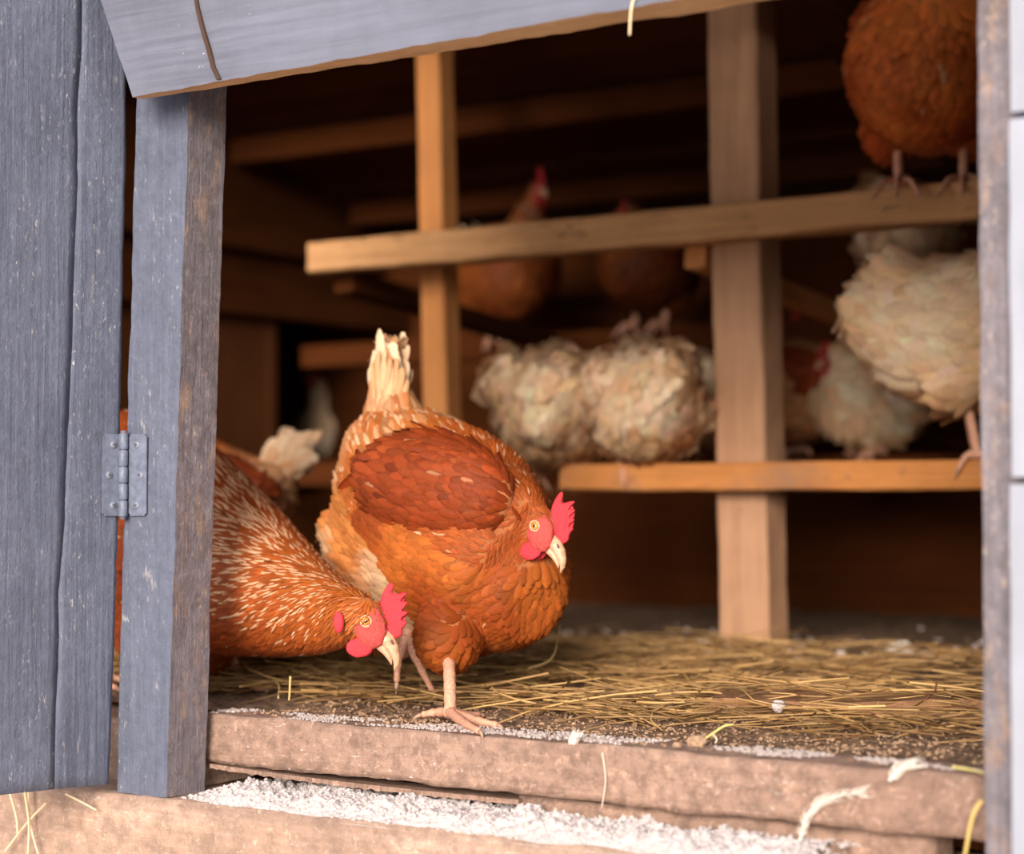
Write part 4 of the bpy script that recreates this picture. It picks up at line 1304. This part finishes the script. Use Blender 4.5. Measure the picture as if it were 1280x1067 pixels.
cr_ = blobs(pts, sz, 9); cr_.transform(Matrix.Translation(-sn.location)); bm.from_mesh(cr_); bm.to_mesh(sn.data); bm.free()

# half buried board, crust, clods, stems, down
b0, b1 = atz(868, 903, 0), atz(1226, 910, 0)
o = link('scrap_board', beam(b0 + Vector((0, .04, .011)), b1 + Vector((0, .04, .011)), .08, .020, seg=50, jit=.004, seed=31), M['scrap'])
tag(o, 'orange-brown scrap board half buried in the straw at the right', 'board')
def lump(name, px, py, r, mat, label, cat, z=.0, flat=.8, group=None, seed=0):
    p = atz(px, py, z)
    vs, fs = ellipsoid(p + Vector((0, 0, r * flat * .7)), Vector((r, 0, 0)), Vector((0, r * .85, 0)), Vector((0, 0, r * flat)), 22, 16)
    vs = [v + noise.noise_vector(v * 120 + Vector((seed, 0, 0))) * r * .35 + noise.noise_vector(v * 380) * r * .16 for v in vs]
    return tag(link(name, mk(vs, fs), mat, None, True), label, cat, group)
lump('dirt_clod', 871, 934, .0075, M['clod'], 'round brown dirt clod with a stem behind the sill', 'clod', seed=1)
lump('dirt_clod', 846, 936, .0042, M['clod'], 'small brown dirt clod left of the round one', 'clod', seed=2)
lump('bread_crust', 1214, 905, .011, M['bread'], 'pale crust lying by the right post', 'crust', seed=3)
lump('down_tuft', 872, 812, .020, M['down'], 'white down tuft lying left of the thick post', 'down', flat=.35, seed=4)
lump('down_tuft', 1128, 817, .018, M['down'], 'white down tuft lying in the litter toward the right wall', 'down', flat=.4, seed=5)
lump('down_tuft', 973, 888, .0055, M['frost'], 'white down tuft on the scrap board end', 'down', z=.018, flat=1.1, seed=6)
lump('down_tuft', 1052, 813, .008, M['bread'], 'small pale chip between the thick post and the right wall', 'chip', flat=.6, seed=7)
def stem(name, pts, r, col, label, cat='straw', group=None):
    I = [Vector(q[:3]) for q in catmull([list(p) for p in pts], 6)]
    m = len(I)
    vs, fs = tube(I, [r * (1 - .3 * i / m) for i in range(m)], 7)
    me = mk(vs, fs)
    ca = me.color_attributes.new('Col', 'FLOAT_COLOR', 'POINT')
    ca.data.foreach_set('color', list(col + (1,)) * len(vs))
    return tag(link(name, me, M['straw'], None, True), label, cat, group)
Y_ = (.72, .56, .20)
stem('straw_stem', [aty(880, 924, 1.40), aty(896, 913, 1.40), aty(906, 907, 1.40), aty(917, 905, 1.405)], .0011, (.70, .60, .22), 'yellow stem rising from the round dirt clod')
stem('straw_stem', [aty(892, 932, 1.38), aty(896, 924, 1.38), aty(891, 918, 1.38)], .0007, (.75, .65, .5), 'short pale curl of straw beside the yellow stem')
stem('straw_stem', [aty(795, -10, 1.219), aty(789, 12, 1.217), aty(787, 44, 1.214)], .0010, (.82, .66, .42), 'pale straw hanging from the header board')
for i, (A, l_) in enumerate((
    ([(35, 985), (38, 1030), (50, 1075)], 'straw hanging below the door, longest of the bundle at left'),
    ([(30, 985), (36, 1030), (34, 1078)], 'straw hanging straight below the door beside the longest one'),
    ([(12, 990), (20, 1020), (22, 1042)], 'leftmost short straw below the door'),
    ([(58, 1003), (34, 1028), (5, 1065)], 'straw crossing diagonally below the door'),
    ([(82, 992), (100, 1001), (120, 1012)], 'faint straw lying on the base beam by the post'))):
    stem('straw_stem', [aty(x, y, 1.252 - .003 * (i % 3)) for x, y in A], .0010, (.88, .70, .46), l_, group=None)
stem('straw_stem', [aty(1228, 1000, 1.30), aty(1216, 1020, 1.298), aty(1206, 1070, 1.30)], .0018, (.62, .46, .16), 'yellow straw beside the foot of the right post')
stem('straw_stem', [aty(753, 940, 1.3205), aty(757, 975, 1.320), aty(752, 1010, 1.3205)], .0006, (.75, .6, .5), 'thin straw hanging down the front of the sill')
stem('straw_stem', [atz(1190, 958, .006), atz(1215, 962, .006), atz(1229, 966, .006)], .0009, (.72, .62, .2), 'yellow straw on the sill near the right post')
for i, (A, l_) in enumerate((
    ([(640, 850), (740, 865), (840, 868)], 'long bright straw lying right of the standing foot'),
    ([(700, 868), (640, 842), (590, 838)], 'bright straw behind the lifted foot'),
    ([(660, 835), (690, 822), (700, 780)], 'bent straw standing up behind the breast'),
    ([(300, 858), (345, 852), (348, 872)], 'pale bent straw by the stooping hen'),
    ([(363, 845), (362, 868), (361, 875)], 'upright straw stub under the stooping hen'),
    ([(970, 880), (972, 900), (973, 925)], 'upright straw beside the scrap board'))):
    stem('straw_stem', [atz(x, y, .014) if i in (0, 1, 3) else at(x, y, 1.78 if i != 2 else 1.95) for x, y in A], .0011, (.58, .41, .17), l_)

# moulted white plume caught on the sill
def plume(pts, r, seed, name, label):
    I = [Vector(q[:3]) for q in catmull([list(p) for p in pts], 8)]
    m = len(I)
    parts = [tube(I, [r * (1 - .6 * i / m) for i in range(m)], 6)]
    rnd = random.Random(seed)
    for i in range(2, m):
        for _ in range(5):
            t = (I[i] - I[i - 1]).normalized()
            d = Vector((rnd.gauss(0, 1), rnd.gauss(0, .5), rnd.gauss(0, 1))); d = (d - t * d.dot(t)).normalized()
            L = rnd.uniform(.002, .0055)
            parts.append(tube([I[i], I[i] + (d * .7 + t * .5) * L, I[i] + (d * .6 + t * 1.2) * L * 1.4], [.00035, .0003, .0001], 4))
    return tag(link(name, mk(*join(parts)), M['down']), label, 'feather')
plume([aty(1000, 1050, 1.314), aty(1010, 1018, 1.312), aty(1035, 998, 1.311), aty(1078, 990, 1.312)], .0010, 1, 'down_feather', 'curled white feather hanging on the sill front at lower right')
plume([aty(1112, 975, 1.316), aty(1124, 962, 1.316), aty(1142, 955, 1.318)], .0014, 2, 'down_feather', 'white tuft caught on the sill edge near the right post')
plume([aty(713, 935, 1.328), aty(716, 928, 1.328), aty(719, 921, 1.330)], .0012, 3, 'down_feather', 'tiny white tuft on the middle of the sill edge')

# look-alikes share a group
GR = {'hen': 'hens in and around the coop', 'perch': 'perches across the coop', 'clod': 'dirt clods behind the sill', 'down': 'down tufts in the litter', 'feather': 'moulted feathers on the sill', 'straw': 'single straws around the opening', 'bracket': 'battens under the upper perch'}
for ob in bpy.data.objects:
    if ob.get('category') in GR and not ob.get('kind') and not ob.get('group'):
        ob['group'] = GR[ob['category']]
    if ob.get('category') == 'post':
        ob['group'] = 'interior posts' if ob.name.startswith('interior') else 'posts framing the opening'
